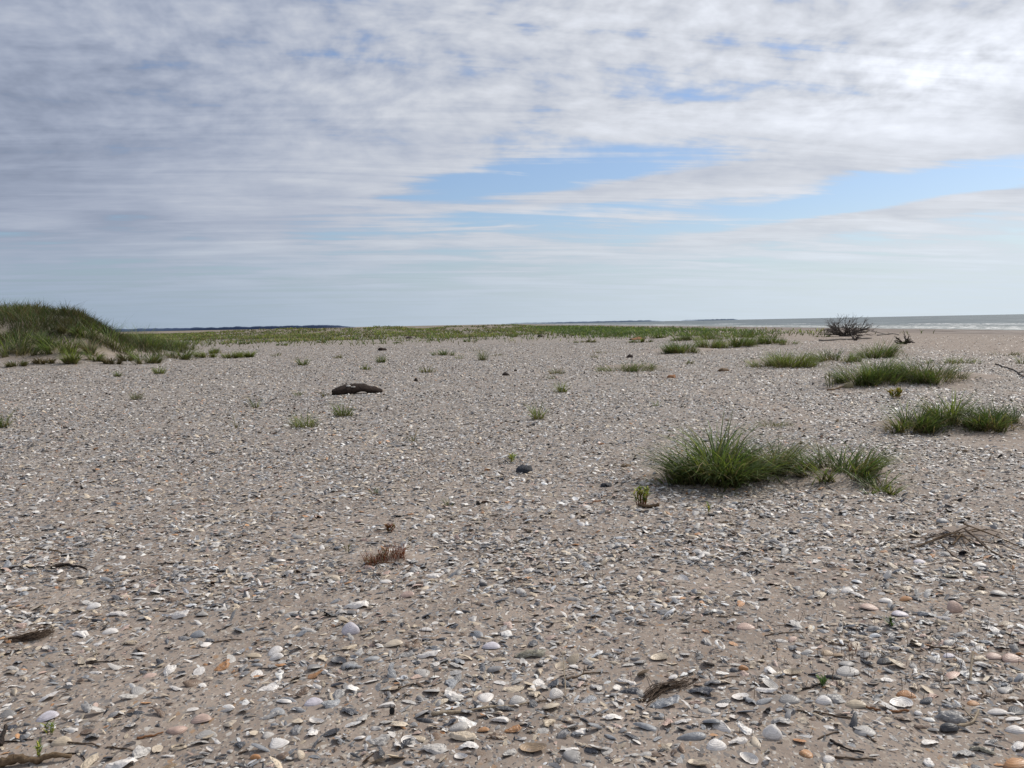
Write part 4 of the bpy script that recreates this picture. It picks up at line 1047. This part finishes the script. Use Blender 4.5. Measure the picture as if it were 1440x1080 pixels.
def lump(px, py, wpx, hpx, mat, name, label, cat, seed, depth=.8, flatten=.8):
    p = at(px, py); s = mpp(p); rx = wpx*s*.5; rz = hpx*s*.9
    na, nr = 18, 9; th = np.arange(na)*2*np.pi/na; ph = np.linspace(-.9, 1, nr)*math.pi/2
    V = np.array([(math.cos(t)*math.cos(f)*rx, math.sin(t)*math.cos(f)*rx*depth, math.sin(f)*rz*(1 if f > 0 else .3)) for f in ph for t in th])
    Q = [(i*na+j, i*na+(j+1) % na, (i+1)*na+(j+1) % na, (i+1)*na+j) for i in range(nr-1) for j in range(na)]
    V = blob(V, rx*.36, 1.3/rx, seed); V = blob(V, rx*.08, 4.5/rx, seed+1)
    o = build(name, V, Q, None, mat); o.location = p; tag(o, label, cat); SPOTS.append((p.x, p.y, rx)); return o
lump(737, 664, 26, 11, M_STONE, 'stone', 'blue-black lumpy stone lying among pale shells in midfield', 'stone', 1)
lump(944, 531, 13, 4, M_CHIP, 'driftwood_piece', 'reddish-brown wood lump on shells landward of the green banks', 'driftwood', 2)
lump(537, 493, 13, 5, M_PEAT, 'driftwood_piece', 'dark brown lump of wood far beyond the long log', 'driftwood', 4)
lump(711, 528, 10, 5, M_DARKWOOD, 'driftwood_piece', 'small black lump in midfield near the dull grass tufts', 'driftwood', 6)
lump(725, 522, 5, 3, M_DARKWOOD, 'driftwood_piece', 'tiny black lump just beyond the small black lump', 'driftwood', 8)
lump(585, 536, 6, 5, M_DARKWOOD, 'driftwood_piece', 'tiny dark lump seaward of the long log', 'driftwood', 10)
lump(760, 474, 9, 4, M_DARKWOOD, 'driftwood_piece', 'dark stump far off on the open flats', 'driftwood', 12)
lump(1017, 522, 17, 5, M_BROWN, 'seaweed_clump', 'rusty brown dried weed heap below the bright green bank', 'weed', 14)
lump(1193, 545, 15, 8, M_SPONGE, 'sponge_lump', 'yellowish-grey spongy lump at the end of the long grass patch', 'sponge', 16)
lump(886, 503, 10, 5, M_DARKWOOD, 'root_stump', 'dark root knob on the back edge of the flat grass mat', 'root', 18)
lump(575, 476, 10, 3, M_DARKWOOD, 'driftwood_piece', 'thin dark strip of wood before the far meadow', 'driftwood', 20)
lump(895, 478, 22, 3, M_CHIP, 'driftwood_log', 'low reddish log far off before the green belt', 'log', 22)
lump(1325, 766, 16, 7, M_DROP, 'weathered_bone', 'pale chalky lump beneath the tangle of brown twigs', 'bone', 24) if False else None
lump(852, 684, 17, 6, M_STONE, 'stone', 'flat dark olive stone between the red-brown chips and the leafy plant', 'stone', 26, flatten=.4)
lump(880, 656, 15, 4, M_BROWN, 'driftwood_piece', 'flat brown wood bit landward of the large grass clump', 'driftwood', 28)
lump(1300, 704, 22, 5, M_DARKWOOD, 'driftwood_piece', 'flat dark wood sliver seaward of the open grass clump', 'driftwood', 30) if False else None

# curved wood chips
def chip(px, py, wpx, mat, label, yaw, curl, seed, name='wood_chip', wid=.30):
    p = at(px, py); L = wpx*mpp(p); n, m = 14, 7; g = np.random.default_rng(seed)
    u = np.linspace(-.5, .5, n); v = np.linspace(-1, 1, m); V = []
    for a in u:
        w = wid*.5*(1-(2*abs(a))**3)**.5 if abs(a) < .5 else .01
        for b in v: V.append((a*L, b*w*L, L*(curl*(a*a*1.0) + .10*b*b*curl*2 + .03) + .004*g.standard_normal()*L*4))
    V = np.array(V); nv = len(V); V2 = V.copy(); V2[:, 2] -= .05*L; Vt = np.concatenate([V, V2])
    Q = [(i*m+j, (i+1)*m+j, (i+1)*m+j+1, i*m+j+1) for i in range(n-1) for j in range(m-1)]
    Q += [tuple(nv+k for k in reversed(q)) for q in Q]
    for i in range(n-1): Q += [(i*m, (i+1)*m, nv+(i+1)*m, nv+i*m), (i*m+m-1, nv+i*m+m-1, nv+(i+1)*m+m-1, (i+1)*m+m-1)]
    c, s = math.cos(R(yaw)), math.sin(R(yaw)); Vt = Vt @ np.array([[c, s, 0], [-s, c, 0], [0, 0, 1]])
    o = build(name, Vt, Q, None, mat); o.location = p; tag(o, label, 'wood'); return o
chip(912, 714, 30, M_BROWN, 'brown curled bark piece lying like a shallow dish below the leafy plant', -6, .45, 1)
chip(826, 708, 18, M_CHIP, 'thin red-brown wood sliver touching a rounder red chip', -5, .10, 2, wid=.22)
chip(840, 705, 14, M_CHIP, 'short rounded red-brown chip at the end of a thin sliver', 8, .10, 3, wid=.5)
chip(1020, 735, 18, M_BROWN, 'reddish flat bark strip on sand in front of the stray grass blades', -25, .1, 4)

# ------------------------------------------------------------------ twigs and driftwood
def stick(pts, r0, r1, mat, label, name='twig', cat='twig', seed=0, lift=None, group=None, n=14, wig=.35, fork=None):
    g = np.random.default_rng(seed+900)
    P = [at(*q[:2]) + Vector((0, 0, (q[2] if len(q) > 2 else 0))) for q in pts]
    P = np.array(P); d = np.concatenate([[0], np.cumsum(np.linalg.norm(np.diff(P, axis=0), axis=1))]); t = np.linspace(0, d[-1], n)
    C = np.stack([np.interp(t, d, P[:, k]) for k in range(3)], -1)
    L = d[-1]; w = g.normal(0, 1, (n, 3)); w = np.cumsum(w, 0); w -= np.linspace(0, 1, n)[:, None]*w[-1]
    C += w*np.array([1, 1, .35])*L*.008*wig*2
    up = len(pts[0]) > 2
    gzv = ground_h(C[:, 0], C[:, 1])
    if not up: C[:, 2] = gzv + r0*.6 + np.abs(np.sin(np.linspace(0, 3.1*2, n)+seed))*r0*.9
    mb = MB(); mb.tube(C, np.linspace(r0, r1, n), 7, seed)
    if fork:
        for (f, ang, ln) in fork:
            i = int(f*(n-1)); d_ = C[min(i+1, n-1)]-C[i-1]; d_ /= np.linalg.norm(d_); c, s = math.cos(R(ang)), math.sin(R(ang))
            d2 = np.array([d_[0]*c-d_[1]*s, d_[0]*s+d_[1]*c, .12]); k = np.linspace(0, 1, 6)[:, None]
            mb.tube(C[i] + d2*ln*L*k + np.array([0, 0, .02*L])*k*k, np.linspace(r0*.6, r1*.6, 6), 6, seed+3)
    p = C[0]; o = mb.build(name, mat, loc=(p[0], p[1], p[2])); tag(o, label, cat, group); return o
stick([(608,1007),(670,1000),(742,991)], .0075, .003, M_PALE, 'long pale brown twig ending at the finely ridged pale clam', seed=1)
stick([(742,991),(790,984)], .004, .002, M_TWIG, 'thin dark continuation of the long pale twig', seed=2)
stick([(796,982,.0),(793,966,.05),(792,948,.10)], .003, .0015, M_PALE, 'slim pale stalk standing up behind the tall white clam', seed=3)
stick([(795,958),(820,950),(848,946)], .005, .003, M_TWIG, 'crooked grey-brown twig lying across dark shells', seed=4, fork=[(.6, 50, .35)])
stick([(1122,1001),(1165,1006),(1207,1013)], .004, .003, M_TWIG, 'straight brown twig behind the tall lined clam', seed=5)
stick([(1117,974),(1140,968),(1158,963)], .005, .004, M_DARKWOOD, 'short dark twig with a green seedling at its end', seed=6)
stick([(1152,898),(1172,907),(1192,909)], .004, .003, M_TWIG, 'bent brown twig running into a rusty dry sprig', seed=7)
stick([(1303,910),(1330,914),(1358,917)], .005, .003, M_TWIG, 'thin brown twig behind the small bluish-white clam', seed=8)
stick([(1412,987),(1442,988)], .006, .005, M_TWIG, 'brown twig running out of the picture behind the long clean clam', seed=9)
stick([(1365,963,.0),(1366,952,.045),(1368,943,.085)], .006, .005, M_PALE, 'broken pale stalk standing upright in front of a black chip', seed=10)
stick([(1345,1024),(1366,1018),(1377,1001)], .006, .003, M_PALE, 'branching pale twig lying beside the long crumbling oyster', seed=11, fork=[(.5, 40, .4)])
stick([(68,1044),(100,1046),(128,1047),(140,1052)], .004, .003, M_TWIG, 'curved dark twig crossing the cream low clam', seed=12)
stick([(2,1046),(26,1043),(47,1041)], .004, .002, M_DARKWOOD, 'thin dark twig at the sandy side edge', seed=13)
stick([(105,937),(135,933),(167,930)], .004, .003, M_DARKWOOD, 'dark straight twig behind the cream fragments', seed=14)
stick([(193,1040),(212,1037),(230,1032)], .005, .003, M_CHIP, 'short reddish twig left lying below the pale pink beaked clam', seed=15)
stick([(0,903),(26,897),(56,889)], .006, .004, M_BROWN, 'brown root stem running into the matted root', seed=16)
stick([(90,1062),(112,1060),(120,1070),(120,1079)], .003, .002, M_DARKWOOD, 'hooked dark twig near the lower edge', seed=17)
stick([(0,802),(40,799),(62,800)], .008, .005, M_DARKWOOD, 'dark driftwood branch lying flat at the landward edge', 'driftwood_branch', 'driftwood', seed=18, fork=[(.7, -30, .3)])
stick([(72,800),(95,797),(122,803)], .013, .005, M_DARKWOOD, 'dark thick driftwood piece in line with the flat branch', 'driftwood_piece', 'driftwood', seed=19)
stick([(45,772),(70,774),(95,780)], .006, .005, M_BROWN, 'brown twig beyond the dark driftwood', seed=20)
stick([(222,794),(256,794)], .005, .003, M_DARKWOOD, 'straight dark twig near the tan shells', seed=21)
stick([(0,1079),(40,1074),(100,1068)], .016, .008, M_BROWN, 'rough brown driftwood stick in the lower corner', 'driftwood_log', 'log', seed=22, n=20)
stick([(2,1052),(6,1036),(8,1024)], .010, .006, M_DARKWOOD, 'dark broken wood stub at the side edge', 'driftwood_piece', 'driftwood', seed=23)
stick([(1168,1043),(1190,1055),(1215,1061)], .005, .004, M_DARKWOOD, 'dark bent twig beside the white peaked shell', seed=24)
stick([(1174,1066),(1200,1068),(1232,1069)], .004, .003, M_TWIG, 'low brown twig at the lower edge', seed=25)
stick([(1210,1025),(1222,1038),(1232,1045)], .004, .003, M_TWIG, 'short brown twig slanting behind the dark bent twig', seed=26)
stick([(1218,996),(1238,1001)], .005, .004, M_CHIP, 'stubby red-brown stick in front of the cream peaked clam', seed=27)
stick([(1246,1003),(1278,1001)], .005, .004, M_CHIP, 'red-brown stick below the white boat-shaped oyster', seed=28)
# the tangle of twigs on its little sand hump
TG = 'brown twigs tangled on a small sand hump'
stick([(1272,774,.0),(1320,762,.02),(1362,747,.035)], .006, .004, M_TWIG, 'long brown twig on the landward side of the twig tangle', seed=31, group=TG)
stick([(1288,768,.0),(1330,758,.03),(1372,752,.04)], .005, .004, M_BROWN, 'second brown twig laid close along the longest one in the tangle', seed=32, group=TG)
stick([(1356,750,.035),(1392,776,.015),(1427,793,.0)], .007, .005, M_TWIG, 'long twig sloping down from the tangle to a knobby end', seed=33, group=TG)
stick([(1320,765,.02),(1340,780,.01),(1362,794,.0)], .005, .003, M_TWIG, 'thin twig sloping down in front of the tangle', seed=34, group=TG)
stick([(1354,744,.04),(1400,760,.03),(1442,772,.0)], .005, .003, M_BROWN, 'twig running from the tangle out of the picture', seed=35, group=TG)
stick([(1208,774,.0),(1240,766,.01),(1264,758,.02)], .005, .003, M_TWIG, 'separate forked twig lying just landward of the tangle', seed=36, group=TG, fork=[(.5, 18, .45)])
stick([(1340,770,.02),(1352,758,.035),(1366,768,.02)], .007, .005, M_BROWN, 'short crooked root in the middle of the tangle', seed=37, group=TG, fork=[(.5, 70, .5), (.7, -60, .4)])
stick([(1262,755,.0),(1310,757,.01),(1350,752,.03)], .003, .002, M_TWIG, 'hair-thin twig behind the tangle', seed=38, group=TG)
for i, (a, b, c_, d_, lb) in enumerate(((1300,760,1345,752,'thin twig tucked under the landward twigs of the tangle'),(1335,756,1378,768,'thin dark twig crossing the middle of the tangle'),(1345,748,1362,776,'short twig hanging over the near face of the tangle'),(1366,750,1410,752,'fine twig behind the seaward end of the tangle'),(1378,764,1436,781,'fine twig alongside the long sloping twig'))):
    stick([(a,b,.01),((a+c_)/2,(b+d_)/2-1,.03),(c_,d_,.008)], .004, .002, M_TWIG, lb, seed=120+i, group=TG)
# scattered thinner twigs further back
BK = [(520,792,600,798),(705,745,760,748),(900,581,930,584),(20,836,60,830),(700,880,740,875),(1190,870,1240,872),(1005,958,1040,952),(300,905,340,900),(560,968,600,962),(1075,895,1130,890),(420,745,445,742),(980,760,1020,757),(1150,1040,1180,1030),(150,1052,195,1058)]
BL = ['thin curved red stem running from the red creeping plant','faint straight twig in midfield beyond the olive oyster','dark low twig on shells landward of the large clump','twig beyond the tan angular fragment','fine twig near the bright white oval clam','fine twig beside the creamy square chip','fine twig near the orange round shell','fine twig between the blue-grey clams','fine twig near the pitted white oyster','fine twig near the peach-pink dome','short twig beyond the red creeping plant','fine twig below the bark strip','fine twig near the blotched dome','fine twig below the smooth white clam']
for i, (a, b, c_, d_) in enumerate(BK):
    stick([(a, b), ((a+c_)/2, (b+d_)/2-2), (c_, d_)], .0032, .002, M_CHIP if i == 0 else M_TWIG, BL[i], seed=60+i)
# fibrous roots
def fibre_root(pts, wid, label, seed, n=46, mat=M_BROWN, flare=.05):
    g = np.random.default_rng(seed); P = [at(*q) for q in pts]; mb = MB()
    P = np.array(P); d = np.concatenate([[0], np.cumsum(np.linalg.norm(np.diff(P, axis=0), axis=1))]); L = d[-1]
    for k in range(n):
        a, b = sorted(g.random(2)); 
        if b-a < .35: a, b = max(0, a-.2), min(1, b+.25)
        t = np.linspace(a, b, 9)*L; C = np.stack([np.interp(t, d, P[:, j]) for j in range(3)], -1)
        o = g.normal(0, 1, 3)*np.array([1, 1, .5]); w = np.cumsum(g.normal(0, 1, (9, 3)), 0)*.24
        hump = np.sin(np.pi*np.linspace(a, b, 9))
        C = C + (o + w)*wid*.62 ; C[:, 2] = np.maximum(C[:, 2], ground_h(C[:, 0], C[:, 1])) + hump*wid*.9*g.random()
        if k % 6 == 0: C[-1] += g.normal(0, 1, 3)*flare; C[-1, 2] = gz(C[-1, 0], C[-1, 1])+.003
        mb.tube(C, np.linspace(.0020, .0009, 9)*g.uniform(.6, 1.7), 5, seed+k)
    p = P[0]; o = mb.build('matted_root', mat, loc=tuple(p)); tag(o, label, 'root'); return o
fibre_root([(905,987),(930,972),(955,967),(972,957)], .024, 'fibrous dark brown root mat arching over a bluish banded oyster', 1, 48, M_FIBRE)
fibre_root([(20,900),(50,898),(78,888)], .024, 'matted brown root on sand beyond the pale shell chips', 2, 44, M_FIBRE)
fibre_root([(1068,676),(1090,690),(1104,702)], .012, 'thin dead root strands trailing below the brown-tinged clump', 3, 14, M_TWIG) if False else None

# driftwood by the sea
stick([(1398,513),(1420,519),(1431,524),(1446,532)], .020, .014, M_DARKWOOD, 'dark bent branch lying on the open beach', 'driftwood_branch', 'driftwood', seed=41, fork=[(.62, 70, .28)])
stick([(1164,550),(1180,547),(1190,543)], .018, .012, M_BROWN, 'brown stick leading to the yellowish-grey spongy lump', 'driftwood_branch', 'driftwood', seed=42)
stick([(1152,480),(1190,478),(1226,477)], .06, .045, M_GREYWOOD, 'long bleached log lying in front of the dead bush', 'driftwood_log', 'log', seed=43)
stick([(1234,472),(1249,470.5),(1264,471.5)], .06, .03, M_GREYWOOD, 'far grey branch on the sand beyond the dead bush', 'driftwood_branch', 'driftwood', seed=44, fork=[(.6, 60, .5)])
def branching(root_px, h, spread, depth, seed, mat, r0, name, label, cat, main=8, up=(.35, 1.0), split=None, yaw0=0, flat_=1.0):
    g = np.random.default_rng(seed); p = at(*root_px); mb = MB(); tr = MB()
    def grow(base, d, L, r, lv, target):
        n = 6; t = np.linspace(0, 1, n)[:, None]; bend = g.normal(0, .28, 3)
        pts = base + d*L*t + bend*L*t*t*.5; pts[:, 2] = np.maximum(pts[:, 2], r*.4)
        target.tube(pts, np.linspace(r, r*.55, n), 5 if lv < 3 else 4, int(g.integers(1e6)))
        if lv >= depth: return
        for _ in range(int(g.integers(2, 5))):
            f = g.uniform(.35, 1.0); i = int(f*(n-1)); nd = d + g.normal(0, .55, 3)*np.array([1, 1, .8]); nd /= np.linalg.norm(nd)
            if nd[2] < -.15: nd[2] *= -.4
            grow(pts[i], nd, L*g.uniform(.5, .75), r*.55*(1-.3*f)+.002, lv+1, mb)
    limbs = []
    for k in range(main):
        tr = MB(); limbs.append(tr)
        a = 2*np.pi*k/main + g.normal(0, .3); e = g.uniform(*up)
        d = np.array([math.cos(a)*spread, math.sin(a)*spread*flat_, e*h*1.1]); L = np.linalg.norm(d)*.55; d /= np.linalg.norm(d)
        grow(np.array([g.normal(0, .1)*spread, g.normal(0, .1)*spread, .05]), d, L, r0, 0, tr)
    root = empty(name, p); tag(root, label, cat)
    for tr in limbs: tr.build('limb', mat, parent=root, loc=(0, 0, 0))
    mb.build('branches', mat, parent=root, loc=(0, 0, 0)).location = (0, 0, 0)
    root.children[-1]['kind'] = 'stuff'
    return root
branching((1190, 473), 1.45, 2.5, 3, 5, M_BUSH, .05, 'dead_bush', 'large leafless dead bush washed up on the sand before the surf', 'bush', 26, (.12, .95))
branching((1272, 484), .50, .75, 2, 8, M_DARKWOOD, .055, 'driftwood_branch', 'dark forked driftwood with upturned arms beside the tall grass hummock', 'driftwood', 6, (.1, .9))
branching((1203, 479), .62, .55, 1, 9, M_BUSH, .07, 'driftwood_stump', 'small dark stump with stubby roots on the bleached log', 'driftwood', 5, (.2, 1.0))

# skate egg case: black pouch with four horns
def egg_case():
    p = at(551, 1006); mb = MB(); s = .019
    n, m = 8, 14; V = []
    for i in range(n):
        f = -1+2*i/(n-1)
        for j in range(m):
            t = 2*np.pi*j/m; k = (1-.55*abs(f)**3)
            V.append((math.cos(t)*s*.55*k, math.sin(t)*s*.22*k, s*.75*f + s*.85))
    V.append((0, 0, s*.1)); V.append((0, 0, s*1.6))
    Q = [(i*m+j, i*m+(j+1) % m, (i+1)*m+(j+1) % m, (i+1)*m+j) for i in range(n-1) for j in range(m)]
    T = [(n*m, (j+1) % m, j) for j in range(m)] + [(n*m+1, (n-1)*m+j, (n-1)*m+(j+1) % m) for j in range(m)]
    root = empty('egg_case', p); tag(root, 'small black horned egg case standing in the sand', 'egg case')
    root.rotation_euler = (R(-14), R(6), R(12))
    build('pouch', V, Q, T, M_BLACK, parent=root)
    for sx in (-1, 1):
        for top in (0, 1):
            h = MB(); z0 = s*(1.5 if top else .25); t = np.linspace(0, 1, 6)[:, None]
            d = np.array([sx*s*.12, 0, s*.75 if top else -s*.4]); pts = np.array([sx*s*.42, 0, z0]) + d*t + np.array([-sx*s*.16, 0, 0])*t*t
            h.tube(pts, np.linspace(s*.14, s*.03, 6), 6); h.build('horn', M_BLACK, parent=root, loc=(0, 0, 0)).location = (0, 0, 0)
egg_case()

# ------------------------------------------------------------------ small plants
def leafy(px, py, wpx, hpx, nst, label, name, cat, seed, leafc, stemc, llen=.35, lw=.46, upr=.5, group=None):
    g = np.random.default_rng(seed); p = at(px, py); s = mpp(p); h = hpx*s; w = wpx*s*.5
    root = empty(name, p); tag(root, label, cat, group); st = MB(); LV = []; LQ = []; LT = []; LC = []; off = 0
    for k in range(nst):
        a = g.random()*2*np.pi; q = g.random()**.6*w; tip = np.array([math.cos(a)*q, math.sin(a)*q*.7, h*g.uniform(.6, 1.0)]); b = tip*np.array([.6, .6, 0])
        t = np.linspace(0, 1, 6)[:, None]; pts = b + (tip-b)*t; pts[:, :2] += (tip[:2]-b[:2])*(t*t-t)*.5
        st.tube(pts, np.linspace(h*.030, h*.014, 6), 5, seed+k)
        for i in (1, 2, 3, 4, 4, 5, 5, 5):
            for _ in range(1):
                n = 1; c = np.array(leafc[int(g.integers(len(leafc)))])*g.uniform(.75, 1.2)
                V, Q, T, C = blades(pts[i][None], np.array([h*llen*g.uniform(.7, 1.2)]), np.array([h*llen*lw]), np.array([g.uniform(.4, 1.2)]), np.array([g.random()*6.28]), np.array([g.uniform(0, .5)]), c[None], c[None]*.8, 4, np.array([g.normal(0, .4)]))
                ctr = V; LV.append(V); LQ.append(Q+off); LT.append(T+off); LC.append(C); off += len(V)
    m_ = mat_stem[stemc]
    st.build('stem', m_, parent=root, loc=(0, 0, 0)).location = (0, 0, 0)
    build('leaves', np.concatenate(LV), np.concatenate(LQ), np.concatenate(LT), M_LEAF, np.concatenate(LC), parent=root)
    return root
mat_stem = {'green': mat_wood('green_stem', (.12, .14, .05), (.18, .17, .07), (.10, .08, .04), 60), 'red': mat_wood('red_stem', (.17, .055, .03), (.24, .09, .045), (.09, .04, .025), 60)}
YG = [(.22, .29, .07), (.33, .36, .07), (.46, .43, .08), (.15, .23, .05)]; RD = [(.24, .075, .035), (.28, .11, .05), (.16, .06, .035), (.18, .15, .05)]; GN = [(.09, .17, .04), (.13, .22, .05), (.07, .13, .035)]
leafy(902, 710, 22, 23, 12, 'small leafy yellow-green plant with reddish stems above a bark dish', 'leafy_plant', 'plant', 1, YG, 'red', .30)
def creeper():
    root = empty('creeping_plant', at(543, 790)); tag(root, 'red creeping succulent plant with green tips on a low sand hump', 'plant')
    g = np.random.default_rng(5); st = MB(); LV = []; LQ = []; LT = []; LC = []; off = 0; o = np.array(root.location)
    for k in range(170):
        q = g.random(); px = 514+54*q+g.normal(0, 4); py = 794 - 13*q + g.normal(0, 4); b = np.array(at(px, py)); h = mpp(Vector(b))*g.uniform(4, 11)
        tip = b + np.array([g.normal(0, .35), g.normal(0, .25), 1])*h; t = np.linspace(0, 1, 4)[:, None]; pts = b+(tip-b)*t - o
        st.tube(pts, np.linspace(.0018, .001, 4), 4)
        for i in (1, 2, 3, 3):
            c = np.array(RD[int(g.integers(3))] if (g.random() < .72 or q > .75) else (.13, .15, .045))*g.uniform(.8, 1.2)
            V, Q, T, C = blades(pts[i][None], np.array([h*.55]), np.array([.004]), np.array([g.uniform(.3, 1.4)]), np.array([g.random()*6.28]), np.array([.2]), c[None], c[None]*.8, 3)
            LV.append(V); LQ.append(Q+off); LT.append(T+off); LC.append(C); off += len(V)
    st.build('stem', mat_stem['red'], parent=root, loc=(0, 0, 0)).location = (0, 0, 0)
    build('leaves', np.concatenate(LV), np.concatenate(LQ), np.concatenate(LT), M_LEAF, np.concatenate(LC), parent=root)
creeper()
leafy(550, 748, 18, 10, 9, 'small red tuft of succulent behind the larger red creeping plant', 'creeping_plant', 'plant', 7, RD, 'red', .5)
leafy(1158, 966, 12, 11, 3, 'tiny bright green seedling beside the flat black shell', 'seedling', 'plant', 9, GN, 'green', .7, .5)
leafy(1252, 882, 10, 12, 3, 'tiny green seedling in front of the creamy square chip', 'seedling', 'plant', 10, GN, 'green', .6, .4)
leafy(720, 651, 16, 10, 4, 'low olive seedling behind the blue-black stone', 'seedling', 'plant', 11, YG, 'green', .6, .4)
leafy(70, 1034, 12, 16, 3, 'yellowish seedling behind the cream low clam', 'seedling', 'plant', 12, YG, 'green', .45, .4)
leafy(55, 1068, 10, 20, 3, 'thin yellowish seedling by the rough driftwood stick in the lower corner', 'seedling', 'plant', 13, YG, 'green', .4, .4)
leafy(1258, 560, 22, 13, 9, 'yellow-orange low plant on bare sand below the long grass patch', 'leafy_plant', 'plant', 14, [(.38, .28, .05), (.30, .24, .05), (.16, .2, .05)], 'red', .5)
leafy(1200, 918, 22, 12, 6, 'rusty dry sprig at the end of the bent brown twig', 'dry_sprig', 'plant', 15, RD, 'red', .4, .2)
leafy(998, 722, 8, 13, 2, 'single thin seedling on sand near the leafy yellow-green plant', 'seedling', 'plant', 16, YG, 'green', .5, .3)
leafy(490, 778, 12, 12, 3, 'dry olive sprig on the landward side of the red creeping plant', 'dry_sprig', 'plant', 17, [(.15, .14, .06)], 'green', .5, .25)
leafy(1168, 545, 18, 18, 5, 'grey-green wispy plant in front of the spongy lump', 'leafy_plant', 'plant', 18, [(.16, .18, .09), (.22, .22, .12)], 'green', .4, .2)

# short dry stubs poking out of the sand
g = np.random.default_rng(99); mb = MB()
for k in range(230):
    if k < 170: px, py = g.uniform(1060, 1435), g.uniform(860, 985)
    else: px, py = g.uniform(380, 1430), g.uniform(800, 1060)
    p = np.array(at(px, py)); h = mpp(Vector(p))*g.uniform(5, 15); t = np.linspace(-.1, 1, 3)[:, None]
    mb.tube(p + np.array([g.normal(0, .18), g.normal(0, .18), 1])*h*t, np.array([.0013, .0012, .0009]), 4)
tag(mb.build('dry_stubble', M_TWIG), 'sparse short brown dry stubs poking up out of the sand', None, None, 'stuff')
scene.cycles.use_denoising = True
scene.cycles.max_bounces = 5; scene.cycles.diffuse_bounces = 2; scene.cycles.glossy_bounces = 1; scene.cycles.transmission_bounces = 3
